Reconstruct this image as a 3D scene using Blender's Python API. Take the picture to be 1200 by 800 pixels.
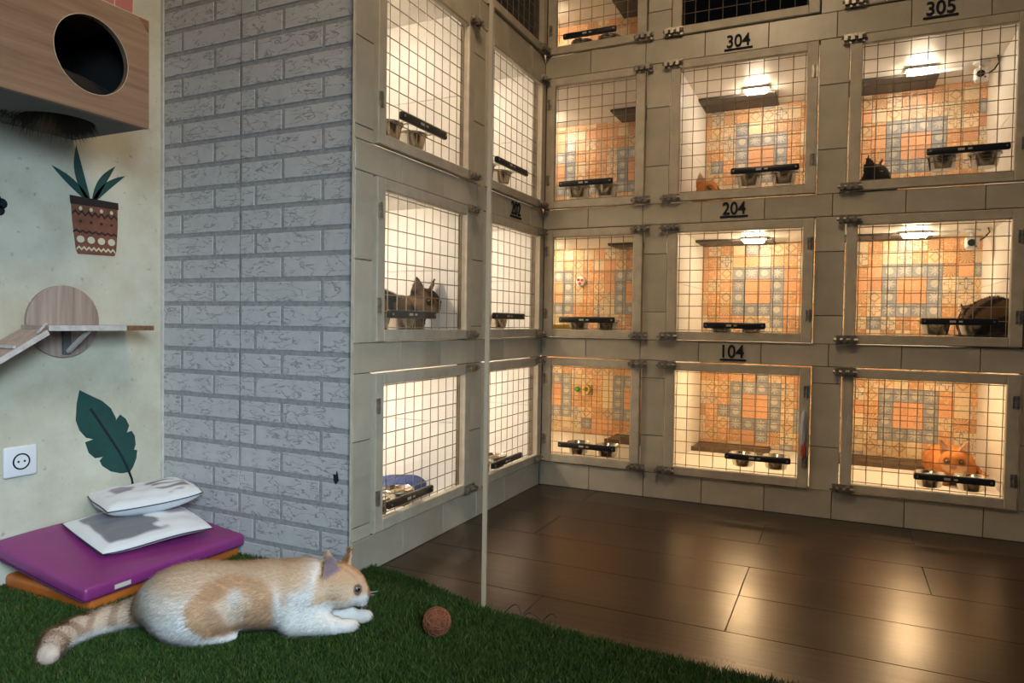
import bpy, bmesh, math, random
import numpy as np
from mathutils import Vector, Matrix
random.seed(7); rng = np.random.default_rng(7)
for o in list(bpy.data.objects): bpy.data.objects.remove(o)
scene = bpy.context.scene
COL = scene.collection
R = math.radians

# ------------------------------------------------------------------ camera
YAW, PITCH, ROLL, FPX = R(25.189), R(-1.566), R(0.8417), 818.0
fw = Vector((-math.sin(YAW)*math.cos(PITCH), math.cos(YAW)*math.cos(PITCH), math.sin(PITCH)))
rt = Vector((math.cos(YAW), math.sin(YAW), 0)); up = rt.cross(fw)
r2 = rt*math.cos(ROLL)+up*math.sin(ROLL); u2 = -rt*math.sin(ROLL)+up*math.cos(ROLL)
cd = bpy.data.cameras.new('camera'); cam = bpy.data.objects.new('camera', cd); COL.objects.link(cam)
M = Matrix((r2, u2, -fw)).transposed().to_4x4(); M.translation = Vector((1.2437, -2.9601, 0.744))
cam.matrix_world = M
cd.sensor_width = 36; cd.lens = FPX/1200*36; cd.clip_start = .02
scene.camera = cam
# ------------------------------------------------------------------ world, daylight, exposure
w = bpy.data.worlds.new('world'); scene.world = w; w.use_nodes = True
w.node_tree.nodes['Background'].inputs[0].default_value = (.80, .90, 1.0, 1)
w.node_tree.nodes['Background'].inputs[1].default_value = .03
def area(name, loc, target, sx, sy, energy, color):
    l = bpy.data.lights.new(name, 'AREA'); l.shape = 'RECTANGLE'; l.size = sx; l.size_y = sy; l.energy = energy; l.color = color
    o = bpy.data.objects.new(name, l); COL.objects.link(o); o.location = loc
    o.rotation_euler = (Vector(target)-Vector(loc)).to_track_quat('-Z', 'Y').to_euler(); return o
dl = area('daylight_from_shop_window', (2.5, -3.8, 1.6), (-.75, -1.80, .0), 1.1, 1.0, 16.5, (.63, .83, 1.0)); dl.data.spread = R(56)
area('room_ceiling_lamp', (.75, -1.75, 2.75), (.75, -1.2, 0), .5, .5, 24, (1.0, .72, .44))
LAMP_STRENGTH = 225.0
scene.view_settings.view_transform = 'Standard'; scene.view_settings.look = 'None'
scene.view_settings.gamma = 1; scene.view_settings.use_curve_mapping = False
scene.view_settings.exposure = 0.0

# ------------------------------------------------------------------ materials
def new_mat(name):
    m = bpy.data.materials.new(name); m.use_nodes = True
    nt = m.node_tree; b = nt.nodes['Principled BSDF']; return m, nt, b
def N(nt, t, **kw):
    n = nt.nodes.new(t)
    for k, v in kw.items(): setattr(n, k, v)
    return n
def mat(name, col, rough=.6, metal=0., var=0., scale=12., bump=0., bscale=60., spec=.5, rand=0., coat=0., stretch=None, emis=None, estr=0.):
    m, nt, b = new_mat(name); L = nt.links
    b.inputs['Roughness'].default_value = rough; b.inputs['Metallic'].default_value = metal
    b.inputs['Specular IOR Level'].default_value = spec; b.inputs['Coat Weight'].default_value = coat
    b.inputs['Base Color'].default_value = (*col, 1)
    tc = N(nt, 'ShaderNodeTexCoord'); src = tc.outputs['Object']
    if stretch:
        mp = N(nt, 'ShaderNodeMapping'); mp.inputs['Scale'].default_value = stretch; L.new(src, mp.inputs[0]); src = mp.outputs[0]
    if var or rand:
        c = None
        mx = N(nt, 'ShaderNodeMix', data_type='RGBA')
        nz = N(nt, 'ShaderNodeTexNoise'); nz.inputs['Scale'].default_value = scale; nz.inputs['Detail'].default_value = 6; nz.inputs['Roughness'].default_value = .6
        L.new(src, nz.inputs['Vector'])
        mr = N(nt, 'ShaderNodeMapRange'); mr.inputs[1].default_value = .3; mr.inputs[2].default_value = .7
        L.new(nz.outputs[0], mr.inputs[0]); L.new(mr.outputs[0], mx.inputs[0])
        mx.inputs[6].default_value = (*[x*(1-var) for x in col], 1); mx.inputs[7].default_value = (*[min(1, x*(1+var*.6)) for x in col], 1)
        c = mx.outputs[2]
        if rand:
            oi = N(nt, 'ShaderNodeObjectInfo'); hs = N(nt, 'ShaderNodeHueSaturation')
            m2 = N(nt, 'ShaderNodeMapRange'); m2.inputs[3].default_value = 1-rand; m2.inputs[4].default_value = 1+rand
            L.new(oi.outputs['Random'], m2.inputs[0]); L.new(m2.outputs[0], hs.inputs['Value']); L.new(c, hs.inputs['Color']); c = hs.outputs[0]
        L.new(c, b.inputs['Base Color'])
    if bump:
        n2 = N(nt, 'ShaderNodeTexNoise'); n2.inputs['Scale'].default_value = bscale; n2.inputs['Detail'].default_value = 5
        L.new(src, n2.inputs['Vector']); bp = N(nt, 'ShaderNodeBump'); bp.inputs['Strength'].default_value = bump; bp.inputs['Distance'].default_value = .004
        L.new(n2.outputs[0], bp.inputs['Height']); L.new(bp.outputs[0], b.inputs['Normal'])
    if emis:
        b.inputs['Emission Color'].default_value = (*emis, 1); b.inputs['Emission Strength'].default_value = estr
    return m
def wood(name, c1, c2, axis='y', rough=.55, scale=1., rand=0.):
    m, nt, b = new_mat(name); L = nt.links
    tc = N(nt, 'ShaderNodeTexCoord'); mp = N(nt, 'ShaderNodeMapping')
    st = {'x': (1.2, 26, 26), 'y': (26, 1.2, 26), 'z': (26, 26, 1.2)}[axis]
    mp.inputs['Scale'].default_value = [s*scale for s in st]
    src = tc.outputs['Object']
    if rand:
        oi = N(nt, 'ShaderNodeObjectInfo'); ad = N(nt, 'ShaderNodeVectorMath', operation='ADD'); sc = N(nt, 'ShaderNodeVectorMath', operation='SCALE')
        sc.inputs[0].default_value = (7, 5, 3); L.new(oi.outputs['Random'], sc.inputs['Scale']); L.new(src, ad.inputs[0]); L.new(sc.outputs[0], ad.inputs[1]); src = ad.outputs[0]
    L.new(src, mp.inputs[0])
    nz = N(nt, 'ShaderNodeTexNoise'); nz.inputs['Scale'].default_value = 3.2; nz.inputs['Detail'].default_value = 8; nz.inputs['Roughness'].default_value = .65; nz.inputs['Distortion'].default_value = .6
    L.new(mp.outputs[0], nz.inputs['Vector'])
    cr = N(nt, 'ShaderNodeValToRGB'); cr.color_ramp.elements[0].position = .32; cr.color_ramp.elements[1].position = .68
    cr.color_ramp.elements[0].color = (*c1, 1); cr.color_ramp.elements[1].color = (*c2, 1)
    L.new(nz.outputs[0], cr.inputs[0]); c = cr.outputs[0]
    if rand:
        hs = N(nt, 'ShaderNodeHueSaturation'); m2 = N(nt, 'ShaderNodeMapRange'); m2.inputs[3].default_value = 1-rand; m2.inputs[4].default_value = 1+rand
        L.new(oi.outputs['Random'], m2.inputs[0]); L.new(m2.outputs[0], hs.inputs['Value']); L.new(c, hs.inputs['Color']); c = hs.outputs[0]
    L.new(c, b.inputs['Base Color']); b.inputs['Roughness'].default_value = rough
    bp = N(nt, 'ShaderNodeBump'); bp.inputs['Strength'].default_value = .15; bp.inputs['Distance'].default_value = .002
    L.new(nz.outputs[0], bp.inputs['Height']); L.new(bp.outputs[0], b.inputs['Normal'])
    return m
def vcol_mat(name, rough=.85, spec=.2, sheen=0., bump=0., bscale=80):
    m, nt, b = new_mat(name); a = N(nt, 'ShaderNodeVertexColor'); a.layer_name = 'Col'
    nt.links.new(a.outputs[0], b.inputs['Base Color']); b.inputs['Roughness'].default_value = rough
    b.inputs['Specular IOR Level'].default_value = spec; b.inputs['Sheen Weight'].default_value = sheen
    if bump:
        tc = N(nt, 'ShaderNodeTexCoord'); n2 = N(nt, 'ShaderNodeTexNoise'); n2.inputs['Scale'].default_value = bscale; n2.inputs['Detail'].default_value = 4
        nt.links.new(tc.outputs['Object'], n2.inputs['Vector']); bp = N(nt, 'ShaderNodeBump'); bp.inputs['Strength'].default_value = bump; bp.inputs['Distance'].default_value = .005
        nt.links.new(n2.outputs[0], bp.inputs['Height']); nt.links.new(bp.outputs[0], b.inputs['Normal'])
    return m
def brick_mat():
    m, nt, b = new_mat('white_brick_relief'); L = nt.links
    tc = N(nt, 'ShaderNodeTexCoord'); oi = N(nt, 'ShaderNodeObjectInfo')
    sc = N(nt, 'ShaderNodeVectorMath', operation='SCALE'); sc.inputs[0].default_value = (9, 4, 7); L.new(oi.outputs['Random'], sc.inputs['Scale'])
    ad = N(nt, 'ShaderNodeVectorMath', operation='ADD'); L.new(tc.outputs['Object'], ad.inputs[0]); L.new(sc.outputs[0], ad.inputs[1])
    mp = N(nt, 'ShaderNodeMapping'); mp.inputs['Scale'].default_value = (1, 1, 2.8); mp.inputs['Rotation'].default_value = (0, .35, 0); L.new(ad.outputs[0], mp.inputs[0])
    n1 = N(nt, 'ShaderNodeTexNoise'); n1.inputs['Scale'].default_value = 17; n1.inputs['Detail'].default_value = 3; n1.inputs['Distortion'].default_value = .5; L.new(mp.outputs[0], n1.inputs['Vector'])
    # crack lines: |noise-.5| small
    s1 = N(nt, 'ShaderNodeMath', operation='SUBTRACT'); s1.inputs[1].default_value = .5; L.new(n1.outputs[0], s1.inputs[0])
    a1 = N(nt, 'ShaderNodeMath', operation='ABSOLUTE'); L.new(s1.outputs[0], a1.inputs[0])
    mr = N(nt, 'ShaderNodeMapRange'); mr.inputs[1].default_value = 0; mr.inputs[2].default_value = .03; L.new(a1.outputs[0], mr.inputs[0])
    n3 = N(nt, 'ShaderNodeTexNoise'); n3.inputs['Scale'].default_value = 14; L.new(ad.outputs[0], n3.inputs['Vector'])
    m3 = N(nt, 'ShaderNodeMapRange'); m3.inputs[1].default_value = .52; m3.inputs[2].default_value = .62; L.new(n3.outputs[0], m3.inputs[0])
    mxv = N(nt, 'ShaderNodeMath', operation='MAXIMUM'); L.new(mr.outputs[0], mxv.inputs[0]); L.new(m3.outputs[0], mxv.inputs[1])
    n4 = N(nt, 'ShaderNodeTexNoise'); n4.inputs['Scale'].default_value = 30; n4.inputs['Detail'].default_value = 6; L.new(ad.outputs[0], n4.inputs['Vector'])
    base = N(nt, 'ShaderNodeMix', data_type='RGBA'); base.inputs[6].default_value = (.43, .42, .41, 1); base.inputs[7].default_value = (.58, .57, .56, 1); L.new(n4.outputs[0], base.inputs[0])
    mx = N(nt, 'ShaderNodeMix', data_type='RGBA'); mx.inputs[6].default_value = (.25, .245, .24, 1); L.new(mxv.outputs[0], mx.inputs[0]); L.new(base.outputs[2], mx.inputs[7])
    L.new(mx.outputs[2], b.inputs['Base Color']); b.inputs['Roughness'].default_value = .55
    bp = N(nt, 'ShaderNodeBump'); bp.inputs['Strength'].default_value = .35; bp.inputs['Distance'].default_value = .003; L.new(mxv.outputs[0], bp.inputs['Height']); L.new(bp.outputs[0], b.inputs['Normal'])
    return m
def tile_mat(name, base, accent, kind, c3=None):
    """printed encaustic tile, object coordinates run -.5...5 over the tile in x and z"""
    m, nt, b = new_mat(name); L = nt.links
    tc = N(nt, 'ShaderNodeTexCoord'); sp = N(nt, 'ShaderNodeSeparateXYZ'); L.new(tc.outputs['Object'], sp.inputs[0])
    X, Z = sp.outputs[0], sp.outputs[2]
    def mth(op, a, bb=None, c=None):
        n = N(nt, 'ShaderNodeMath', operation=op)
        for i, v in enumerate((a, bb, c)):
            if v is None: continue
            if isinstance(v, (int, float)): n.inputs[i].default_value = v
            else: L.new(v, n.inputs[i])
        return n.outputs[0]
    S = 1/.0625
    x, z = mth('MULTIPLY', X, S), mth('MULTIPLY', Z, S)
    r = mth('SQRT', mth('ADD', mth('MULTIPLY', x, x), mth('MULTIPLY', z, z))); a = mth('ARCTAN2', z, x)
    if kind == 'star': f = mth('LESS_THAN', r, mth('ADD', .27, mth('MULTIPLY', mth('COSINE', mth('MULTIPLY', a, 8)), .13)))
    elif kind == 'flower': f = mth('LESS_THAN', mth('ABSOLUTE', mth('SUBTRACT', r, mth('ADD', .26, mth('MULTIPLY', mth('COSINE', mth('MULTIPLY', a, 4)), .14)))), .06)
    elif kind == 'ring': f = mth('LESS_THAN', r, .27)
    elif kind == 'fan': f = mth('GREATER_THAN', mth('SINE', mth('MULTIPLY', a, 14)), .2)
    elif kind == 'diamond': f = mth('LESS_THAN', mth('ABSOLUTE', mth('SUBTRACT', mth('ADD', mth('ABSOLUTE', x), mth('ABSOLUTE', z)), .38)), .07)
    else: f = mth('LESS_THAN', r, .0)
    nz = N(nt, 'ShaderNodeTexNoise'); nz.inputs['Scale'].default_value = 90; nz.inputs['Detail'].default_value = 4
    oi = N(nt, 'ShaderNodeObjectInfo'); ad = N(nt, 'ShaderNodeVectorMath', operation='ADD'); L.new(tc.outputs['Object'], ad.inputs[0])
    cx = N(nt, 'ShaderNodeCombineXYZ'); L.new(mth('MULTIPLY', oi.outputs['Random'], 9.), cx.inputs[0]); L.new(cx.outputs[0], ad.inputs[1]); L.new(ad.outputs[0], nz.inputs['Vector'])
    mx = N(nt, 'ShaderNodeMix', data_type='RGBA'); mx.inputs[6].default_value = (*base, 1); mx.inputs[7].default_value = (*accent, 1); L.new(mth('MULTIPLY', f, .8), mx.inputs[0])
    hs = N(nt, 'ShaderNodeHueSaturation'); L.new(mx.outputs[2], hs.inputs['Color'])
    L.new(mth('ADD', mth('MULTIPLY', mth('ADD', nz.outputs[0], mth('MULTIPLY', oi.outputs['Random'], .5)), .55), .58), hs.inputs['Value'])
    L.new(hs.outputs[0], b.inputs['Base Color']); b.inputs['Roughness'].default_value = .4
    return m
def wall_paint():
    m, nt, b = new_mat('cream_wall_paint'); L = nt.links
    tc = N(nt, 'ShaderNodeTexCoord'); n1 = N(nt, 'ShaderNodeTexNoise'); n1.inputs['Scale'].default_value = 2.2; n1.inputs['Detail'].default_value = 8; n1.inputs['Roughness'].default_value = .65
    L.new(tc.outputs['Object'], n1.inputs['Vector'])
    cr = N(nt, 'ShaderNodeValToRGB'); e = cr.color_ramp.elements; e[0].position = .3; e[0].color = (.40, .36, .25, 1); e[1].position = .55; e[1].color = (.60, .585, .475, 1)
    L.new(n1.outputs[0], cr.inputs[0])
    n2 = N(nt, 'ShaderNodeTexNoise'); n2.inputs['Scale'].default_value = 45; n2.inputs['Detail'].default_value = 5; L.new(tc.outputs['Object'], n2.inputs['Vector'])
    mr = N(nt, 'ShaderNodeMapRange'); mr.inputs[1].default_value = .66; mr.inputs[2].default_value = .74; L.new(n2.outputs[0], mr.inputs[0])
    mx = N(nt, 'ShaderNodeMix', data_type='RGBA'); L.new(mr.outputs[0], mx.inputs[0]); L.new(cr.outputs[0], mx.inputs[6]); mx.inputs[7].default_value = (.36, .34, .27, 1)
    L.new(mx.outputs[2], b.inputs['Base Color']); b.inputs['Roughness'].default_value = .6
    bp = N(nt, 'ShaderNodeBump'); bp.inputs['Strength'].default_value = .2; bp.inputs['Distance'].default_value = .003; L.new(n2.outputs[0], bp.inputs['Height']); L.new(bp.outputs[0], b.inputs['Normal'])
    return m
def glass_mat():
    m, nt, b = new_mat('clear_glass'); nt.nodes.remove(b); L = nt.links
    out = nt.nodes['Material Output']; tr = N(nt, 'ShaderNodeBsdfTransparent'); tr.inputs[0].default_value = (.985, .985, .98, 1)
    gl = N(nt, 'ShaderNodeBsdfGlossy'); gl.inputs['Roughness'].default_value = .015
    ge = N(nt, 'ShaderNodeNewGeometry'); dt = N(nt, 'ShaderNodeVectorMath', operation='DOT_PRODUCT'); L.new(ge.outputs['Incoming'], dt.inputs[0]); L.new(ge.outputs['Normal'], dt.inputs[1])
    prev = dt.outputs['Value']
    for op, v in (('ABSOLUTE', None), ('SUBTRACT', 'one'), ('POWER', 5.), ('MULTIPLY', .96), ('ADD', .04)):   # Schlick reflectance
        n = N(nt, 'ShaderNodeMath', operation=op); n.use_clamp = True
        if v == 'one': n.inputs[0].default_value = 1.; L.new(prev, n.inputs[1])
        else:
            L.new(prev, n.inputs[0])
            if v is not None: n.inputs[1].default_value = v
        prev = n.outputs[0]
    mx = N(nt, 'ShaderNodeMixShader'); L.new(prev, mx.inputs[0]); L.new(tr.outputs[0], mx.inputs[1]); L.new(gl.outputs[0], mx.inputs[2]); L.new(mx.outputs[0], out.inputs[0])
    return m

MT = dict(
    paint=wall_paint(), brick=brick_mat(),
    mortar=mat('grey_mortar', (.32, .315, .31), .8, var=.25, scale=70, bump=.3, bscale=120),
    grout=mat('dark_grout', (.16, .13, .09), .9, var=.4, scale=30),
    tile=mat('cream_glazed_tile', (.53, .485, .385), .32, var=.16, scale=9, rand=.10),
    liner=mat('white_liner_tile', (.74, .71, .66), .45, var=.06, scale=8),
    liner_back=mat('white_liner_back', (.70, .66, .60), .5, var=.05, scale=6),
    doorpaint=mat('cream_painted_wood', (.56, .50, .39), .5, var=.18, scale=22, bump=.1),
    wire=mat('galvanised_wire', (.30, .24, .16), .45, metal=.5),
    steel=mat('brushed_steel', (.62, .58, .52), .22, metal=1.),
    latch=mat('tarnished_latch_metal', (.46, .42, .36), .32, metal=.85, var=.5, scale=60),
    black=mat('black_plastic', (.012, .012, .014), .35),
    ink=mat('dark_navy_plastic', (.010, .014, .022), .75, spec=.2),
    white=mat('white_plastic', (.72, .73, .74), .35),
    print=mat('pale_print', (.55, .5, .42), .6),
    hatch=mat('dark_grey_hatch_unlit_liner', (.075, .066, .06), .6, var=.2, scale=10),
    ledge=mat('brown_ledge', (.10, .062, .036), .6, var=.4, scale=18),
    floorgap=mat('dark_floor_gap', (.012, .009, .007), .8),
    plank=wood('dark_laminate', (.022, .011, .006), (.056, .029, .016), 'x', .28, .8, rand=.22),
    boxwood=wood('tan_laminate', (.175, .100, .060), (.31, .192, .120), 'y', .5, .55),
    shelfwood=wood('greyish_laminate', (.26, .19, .15), (.42, .33, .275), 'z', .5, .8),
    rampwood=wood('pink_grey_laminate', (.30, .20, .16), (.44, .34, .29), 'y', .5, .7),
    edge=mat('pale_edge_band', (.56, .52, .48), .5, var=.25, scale=40),
    chip=mat('bare_chipboard', (.20, .10, .045), .8, var=.5, scale=90),
    darkbox=mat('dark_grey_board', (.10, .098, .095), .7, var=.1),
    purple=mat('purple_vinyl', (.235, .030, .165), .42, var=.12, scale=7, bump=.12, bscale=16),
    purple_dark=mat('dark_purple_piping', (.05, .01, .06), .5),
    orange=mat('orange_vinyl', (.50, .125, .018), .45, var=.25, scale=9, bump=.15, bscale=18),
    navy=mat('navy_piping', (.03, .035, .05), .6),
    cushion=vcol_mat('printed_cushion_fabric', .8, .2, .2, .15, 70),
    fur=vcol_mat('cat_fur', .9, .12, .04), strand=vcol_mat('cat_fur_strand', .85, .15, 0),
    eye=mat('cat_eye', (.055, .095, .14), .05, coat=1.), eye_gold=mat('amber_cat_eye', (.13, .085, .018), .05, coat=1.), pupil=mat('cat_pupil', (.004, .004, .005), .05, coat=1.),
    whisker=mat('white_whisker', (.8, .8, .78), .5),
    leaf=mat('dark_teal_paint', (.010, .060, .052), .55, var=.25, scale=14), vein=mat('black_paint', (.006, .009, .012), .55),
    terracotta=mat('terracotta_paint', (.20, .075, .042), .6, var=.35, scale=30), rimp=mat('dark_brown_paint', (.022, .012, .010), .6),
    creamp=mat('cream_paint_marks', (.62, .56, .42), .6), pink=mat('pink_paint', (.52, .17, .155), .5),
    trim=mat('white_trim', (.60, .58, .52), .5, var=.2, scale=20), dark=mat('dark_recess', (.01, .01, .01), .9),
    hole=mat('black_box_inside', (.012, .012, .013), .9),  # plain black for the side and back panels of the wall box
    grass=vcol_mat('artificial_grass', .75, .25), turf=mat('turf_backing', (.010, .022, .008), .95, var=.3, scale=50),
    ball=mat('rust_sisal', (.15, .045, .018), .9, var=.35, scale=60), ballthread=mat('orange_sisal_thread', (.26, .085, .033), .9, var=.3, scale=80),
    glass=glass_mat(), joint=mat('milky_glass_edge', (.60, .47, .32), .4),
    bluefluff=mat('blue_fluffy_fabric', (.045, .075, .22), .95, var=.3, scale=60, bump=.8, bscale=90),
    bluegrey=mat('blue_grey_fabric', (.19, .22, .28), .9, var=.2),
    food=mat('cat_food', (.42, .26, .12), .9, var=.3, scale=70),
    green=mat('green_plastic', (.03, .32, .06), .4), yellow=mat('yellow_plastic', (.60, .40, .06), .4), red=mat('red_plastic', (.45, .04, .03), .4),
    bag=mat('grey_white_plastic_bag', (.50, .52, .56), .35, var=.2), bagred=mat('red_plastic_bag', (.50, .10, .05), .4),
)
def lamp_mat(name, col, s): return mat(name, (.9, .9, .9), .4, emis=col, estr=s)
LM = {1: lamp_mat('lamp_yellow', (1, .70, .38), LAMP_STRENGTH*1.15), 2: lamp_mat('lamp_warm', (1, .77, .49), LAMP_STRENGTH), 3: lamp_mat('lamp_soft', (1, .81, .58), LAMP_STRENGTH*.85), 4: lamp_mat('lamp_amber', (1, .76, .48), LAMP_STRENGTH*.6)}
LML = {k: lamp_mat('lamp_left_%d' % k, (1, .84, .66), LAMP_STRENGTH*s) for k, s in ((1, 1.3), (2, 1.25), (3, 1.15), (4, .5))}
TM = [tile_mat('tile_orange', (.58, .30, .14), (.68, .48, .30), 'flower'), tile_mat('tile_peach', (.62, .33, .18), (.62, .33, .18), 'plain'),
      tile_mat('tile_cream_floral', (.64, .50, .34), (.42, .21, .10), 'flower'), tile_mat('tile_cream_star', (.62, .50, .36), (.15, .15, .17), 'flower'),
      tile_mat('tile_amber_fan', (.60, .38, .20), (.36, .17, .09), 'fan'), tile_mat('tile_sand_diamond', (.62, .45, .27), (.42, .20, .09), 'diamond'),
      tile_mat('tile_grey_blue_roundel', (.28, .28, .285), (.54, .48, .40), 'ring'), tile_mat('tile_grey_blue_star', (.27, .275, .29), (.53, .48, .40), 'star'),
      tile_mat('tile_plain_cream', (.64, .50, .33), (.64, .50, .33), 'plain')]
RING_MID, RING = TM[1], (TM[6], TM[7])

# ------------------------------------------------------------------ mesh helpers
class MB:
    def __init__(s): s.v = []; s.f = []
    def add(s, vs, fs):
        n = len(s.v); s.v += [tuple(p) for p in vs]; s.f += [tuple(i+n for i in f) for f in fs]; return s
    def box(s, x0, x1, y0, y1, z0, z1):
        return s.add([(x0,y0,z0),(x1,y0,z0),(x1,y1,z0),(x0,y1,z0),(x0,y0,z1),(x1,y0,z1),(x1,y1,z1),(x0,y1,z1)],
                     [(0,3,2,1),(4,5,6,7),(0,1,5,4),(1,2,6,5),(2,3,7,6),(3,0,4,7)])
    def face(s, x0, x1, z0, z1, yb, yf, b):      # bevelled slab, front towards -y
        return s.add([(x0,yb,z0),(x1,yb,z0),(x1,yb,z1),(x0,yb,z1),(x0,yf+b,z0),(x1,yf+b,z0),(x1,yf+b,z1),(x0,yf+b,z1),
                      (x0+b,yf,z0+b),(x1-b,yf,z0+b),(x1-b,yf,z1-b),(x0+b,yf,z1-b)],
                     [(0,3,2,1),(0,1,5,4),(1,2,6,5),(2,3,7,6),(3,0,4,7),(4,5,9,8),(5,6,10,9),(6,7,11,10),(7,4,8,11),(8,9,10,11)])
    def tube(s, pts, r, n=8, cap=True, r1=None):
        pts = [Vector(p) for p in pts]; rings = []; prev = None
        for i, p in enumerate(pts):
            d = (pts[min(i+1, len(pts)-1)]-pts[max(i-1, 0)]).normalized()
            a = d.orthogonal().normalized() if prev is None else (prev-d*prev.dot(d)).normalized()
            prev = a; b = d.cross(a); rr = r if r1 is None else r+(r1-r)*i/(len(pts)-1)
            rings.append([p+(a*math.cos(t)+b*math.sin(t))*rr for t in [2*math.pi*k/n for k in range(n)]])
        vs = [q for ring in rings for q in ring]; fs = []
        for i in range(len(pts)-1):
            for k in range(n): fs.append((i*n+k, i*n+(k+1)%n, (i+1)*n+(k+1)%n, (i+1)*n+k))
        if cap: fs += [tuple(range(n-1,-1,-1)), tuple(range((len(pts)-1)*n, len(pts)*n))]
        return s.add(vs, fs)
    def lathe(s, prof, c=(0,0,0), n=20, axis='z'):
        vs = []; fs = []
        for r, h in prof:
            for k in range(n):
                a = 2*math.pi*k/n; x, y = r*math.cos(a), r*math.sin(a)
                p = (x, y, h) if axis == 'z' else ((x, h, y) if axis == 'y' else (h, x, y)); vs.append((p[0]+c[0], p[1]+c[1], p[2]+c[2]))
        for i in range(len(prof)-1):
            for k in range(n): fs.append((i*n+k, i*n+(k+1)%n, (i+1)*n+(k+1)%n, (i+1)*n+k))
        fs += [tuple(range(n-1,-1,-1)), tuple(range((len(prof)-1)*n, len(prof)*n))]
        return s.add(vs, fs)
    def prism(s, poly, plane='yz', a=0., b=.001):   # polygon in a plane, extruded from a to b along the other axis
        n = len(poly)
        P = (lambda p, h: (h, p[0], p[1])) if plane == 'yz' else ((lambda p, h: (p[0], h, p[1])) if plane == 'xz' else (lambda p, h: (p[0], p[1], h)))
        return s.add([P(p, a) for p in poly]+[P(p, b) for p in poly], [tuple(range(n-1,-1,-1)), tuple(range(n, 2*n))]+[(i, (i+1)%n, n+(i+1)%n, n+i) for i in range(n)])
    def mesh(s, name, m, smooth=None):
        me = bpy.data.meshes.new(name); me.from_pydata(s.v, [], s.f); me.materials.append(m)
        bm = bmesh.new(); bm.from_mesh(me); bmesh.ops.recalc_face_normals(bm, faces=bm.faces); bm.to_mesh(me); bm.free()
        if smooth is not None:
            me.polygons.foreach_set('use_smooth', [True]*len(me.polygons)); me.set_sharp_from_angle(angle=R(smooth))
        return me
    def build(s, name, m, parent=None, smooth=None, loc=(0,0,0)): return ob(name, s.mesh(name, m, smooth), parent, loc)
def ob(name, me, parent=None, loc=(0,0,0)):
    o = bpy.data.objects.new(name, me); COL.objects.link(o); o.location = loc; o.parent = parent; return o
def empty(name, loc=(0,0,0), rz=0.):
    o = bpy.data.objects.new(name, None); COL.objects.link(o); o.location = loc; o.rotation_euler = (0, 0, rz); o.empty_display_size = .05; return o
def tag(o, label, cat, group=None, kind=None):
    o['label'] = label
    if cat: o['category'] = cat
    if group: o['group'] = group
    if kind: o['kind'] = kind
    return o
def struct(o, label=None):
    o['kind'] = 'structure'
    if label: o['label'] = label
    return o
def copy_tree(o, parent=None):
    c = o.copy(); COL.objects.link(c); c.parent = parent
    for ch in list(o.children): copy_tree(ch, c)
    return c
def rounded(x0, x1, y0, y1, z0, z1, bev, seg=3, fn=None, cuts=0):
    bm = bmesh.new(); bmesh.ops.create_cube(bm, size=1)
    for v in bm.verts: v.co = Vector((x0 if v.co.x<0 else x1, y0 if v.co.y<0 else y1, z0 if v.co.z<0 else z1))
    bmesh.ops.bevel(bm, geom=bm.edges[:], offset=bev, segments=seg, profile=.5, affect='EDGES', clamp_overlap=True)
    if cuts:
        big = [e for e in bm.edges if e.calc_length() > 4*bev]; bmesh.ops.subdivide_edges(bm, edges=big, cuts=cuts, use_grid_fill=True)
    mb = MB(); bm.verts.index_update()
    mb.v = [tuple(fn(v.co) if fn else v.co) for v in bm.verts]; mb.f = [tuple(v.index for v in f.verts) for f in bm.faces]; bm.free(); return mb
def panel_hole(y0, y1, z0, z1, cy, cz, r, x0, x1, plane='yz', n=40):
    angs = sorted(set([2*math.pi*k/n for k in range(n)]+[math.atan2(z-cz, y-cy) % (2*math.pi) for y in (y0, y1) for z in (z0, z1)]))
    inn, out = [], []
    for a in angs:
        c, s = math.cos(a), math.sin(a); inn.append((cy+r*c, cz+r*s)); t = 1e9
        if c > 1e-9: t = min(t, (y1-cy)/c)
        if c < -1e-9: t = min(t, (y0-cy)/c)
        if s > 1e-9: t = min(t, (z1-cz)/s)
        if s < -1e-9: t = min(t, (z0-cz)/s)
        out.append((cy+t*c, cz+t*s))
    P = (lambda p, h: (h, p[0], p[1])) if plane == 'yz' else (lambda p, h: (p[0], p[1], h))
    m = len(angs); vs = [P(p, x0) for p in inn]+[P(p, x0) for p in out]+[P(p, x1) for p in inn]+[P(p, x1) for p in out]; fs = []
    for i in range(m):
        j = (i+1) % m
        fs += [(i, j, m+j, m+i), (2*m+i, 3*m+i, 3*m+j, 2*m+j), (i, 2*m+i, 2*m+j, j), (m+i, m+j, 3*m+j, 3*m+i)]
    return MB().add(vs, fs)

# ================================================================== SETTING
XL, YB = -.783, -1.367          # left wall plane, brick wall plane
YG = -1.378                      # glass partition
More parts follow.
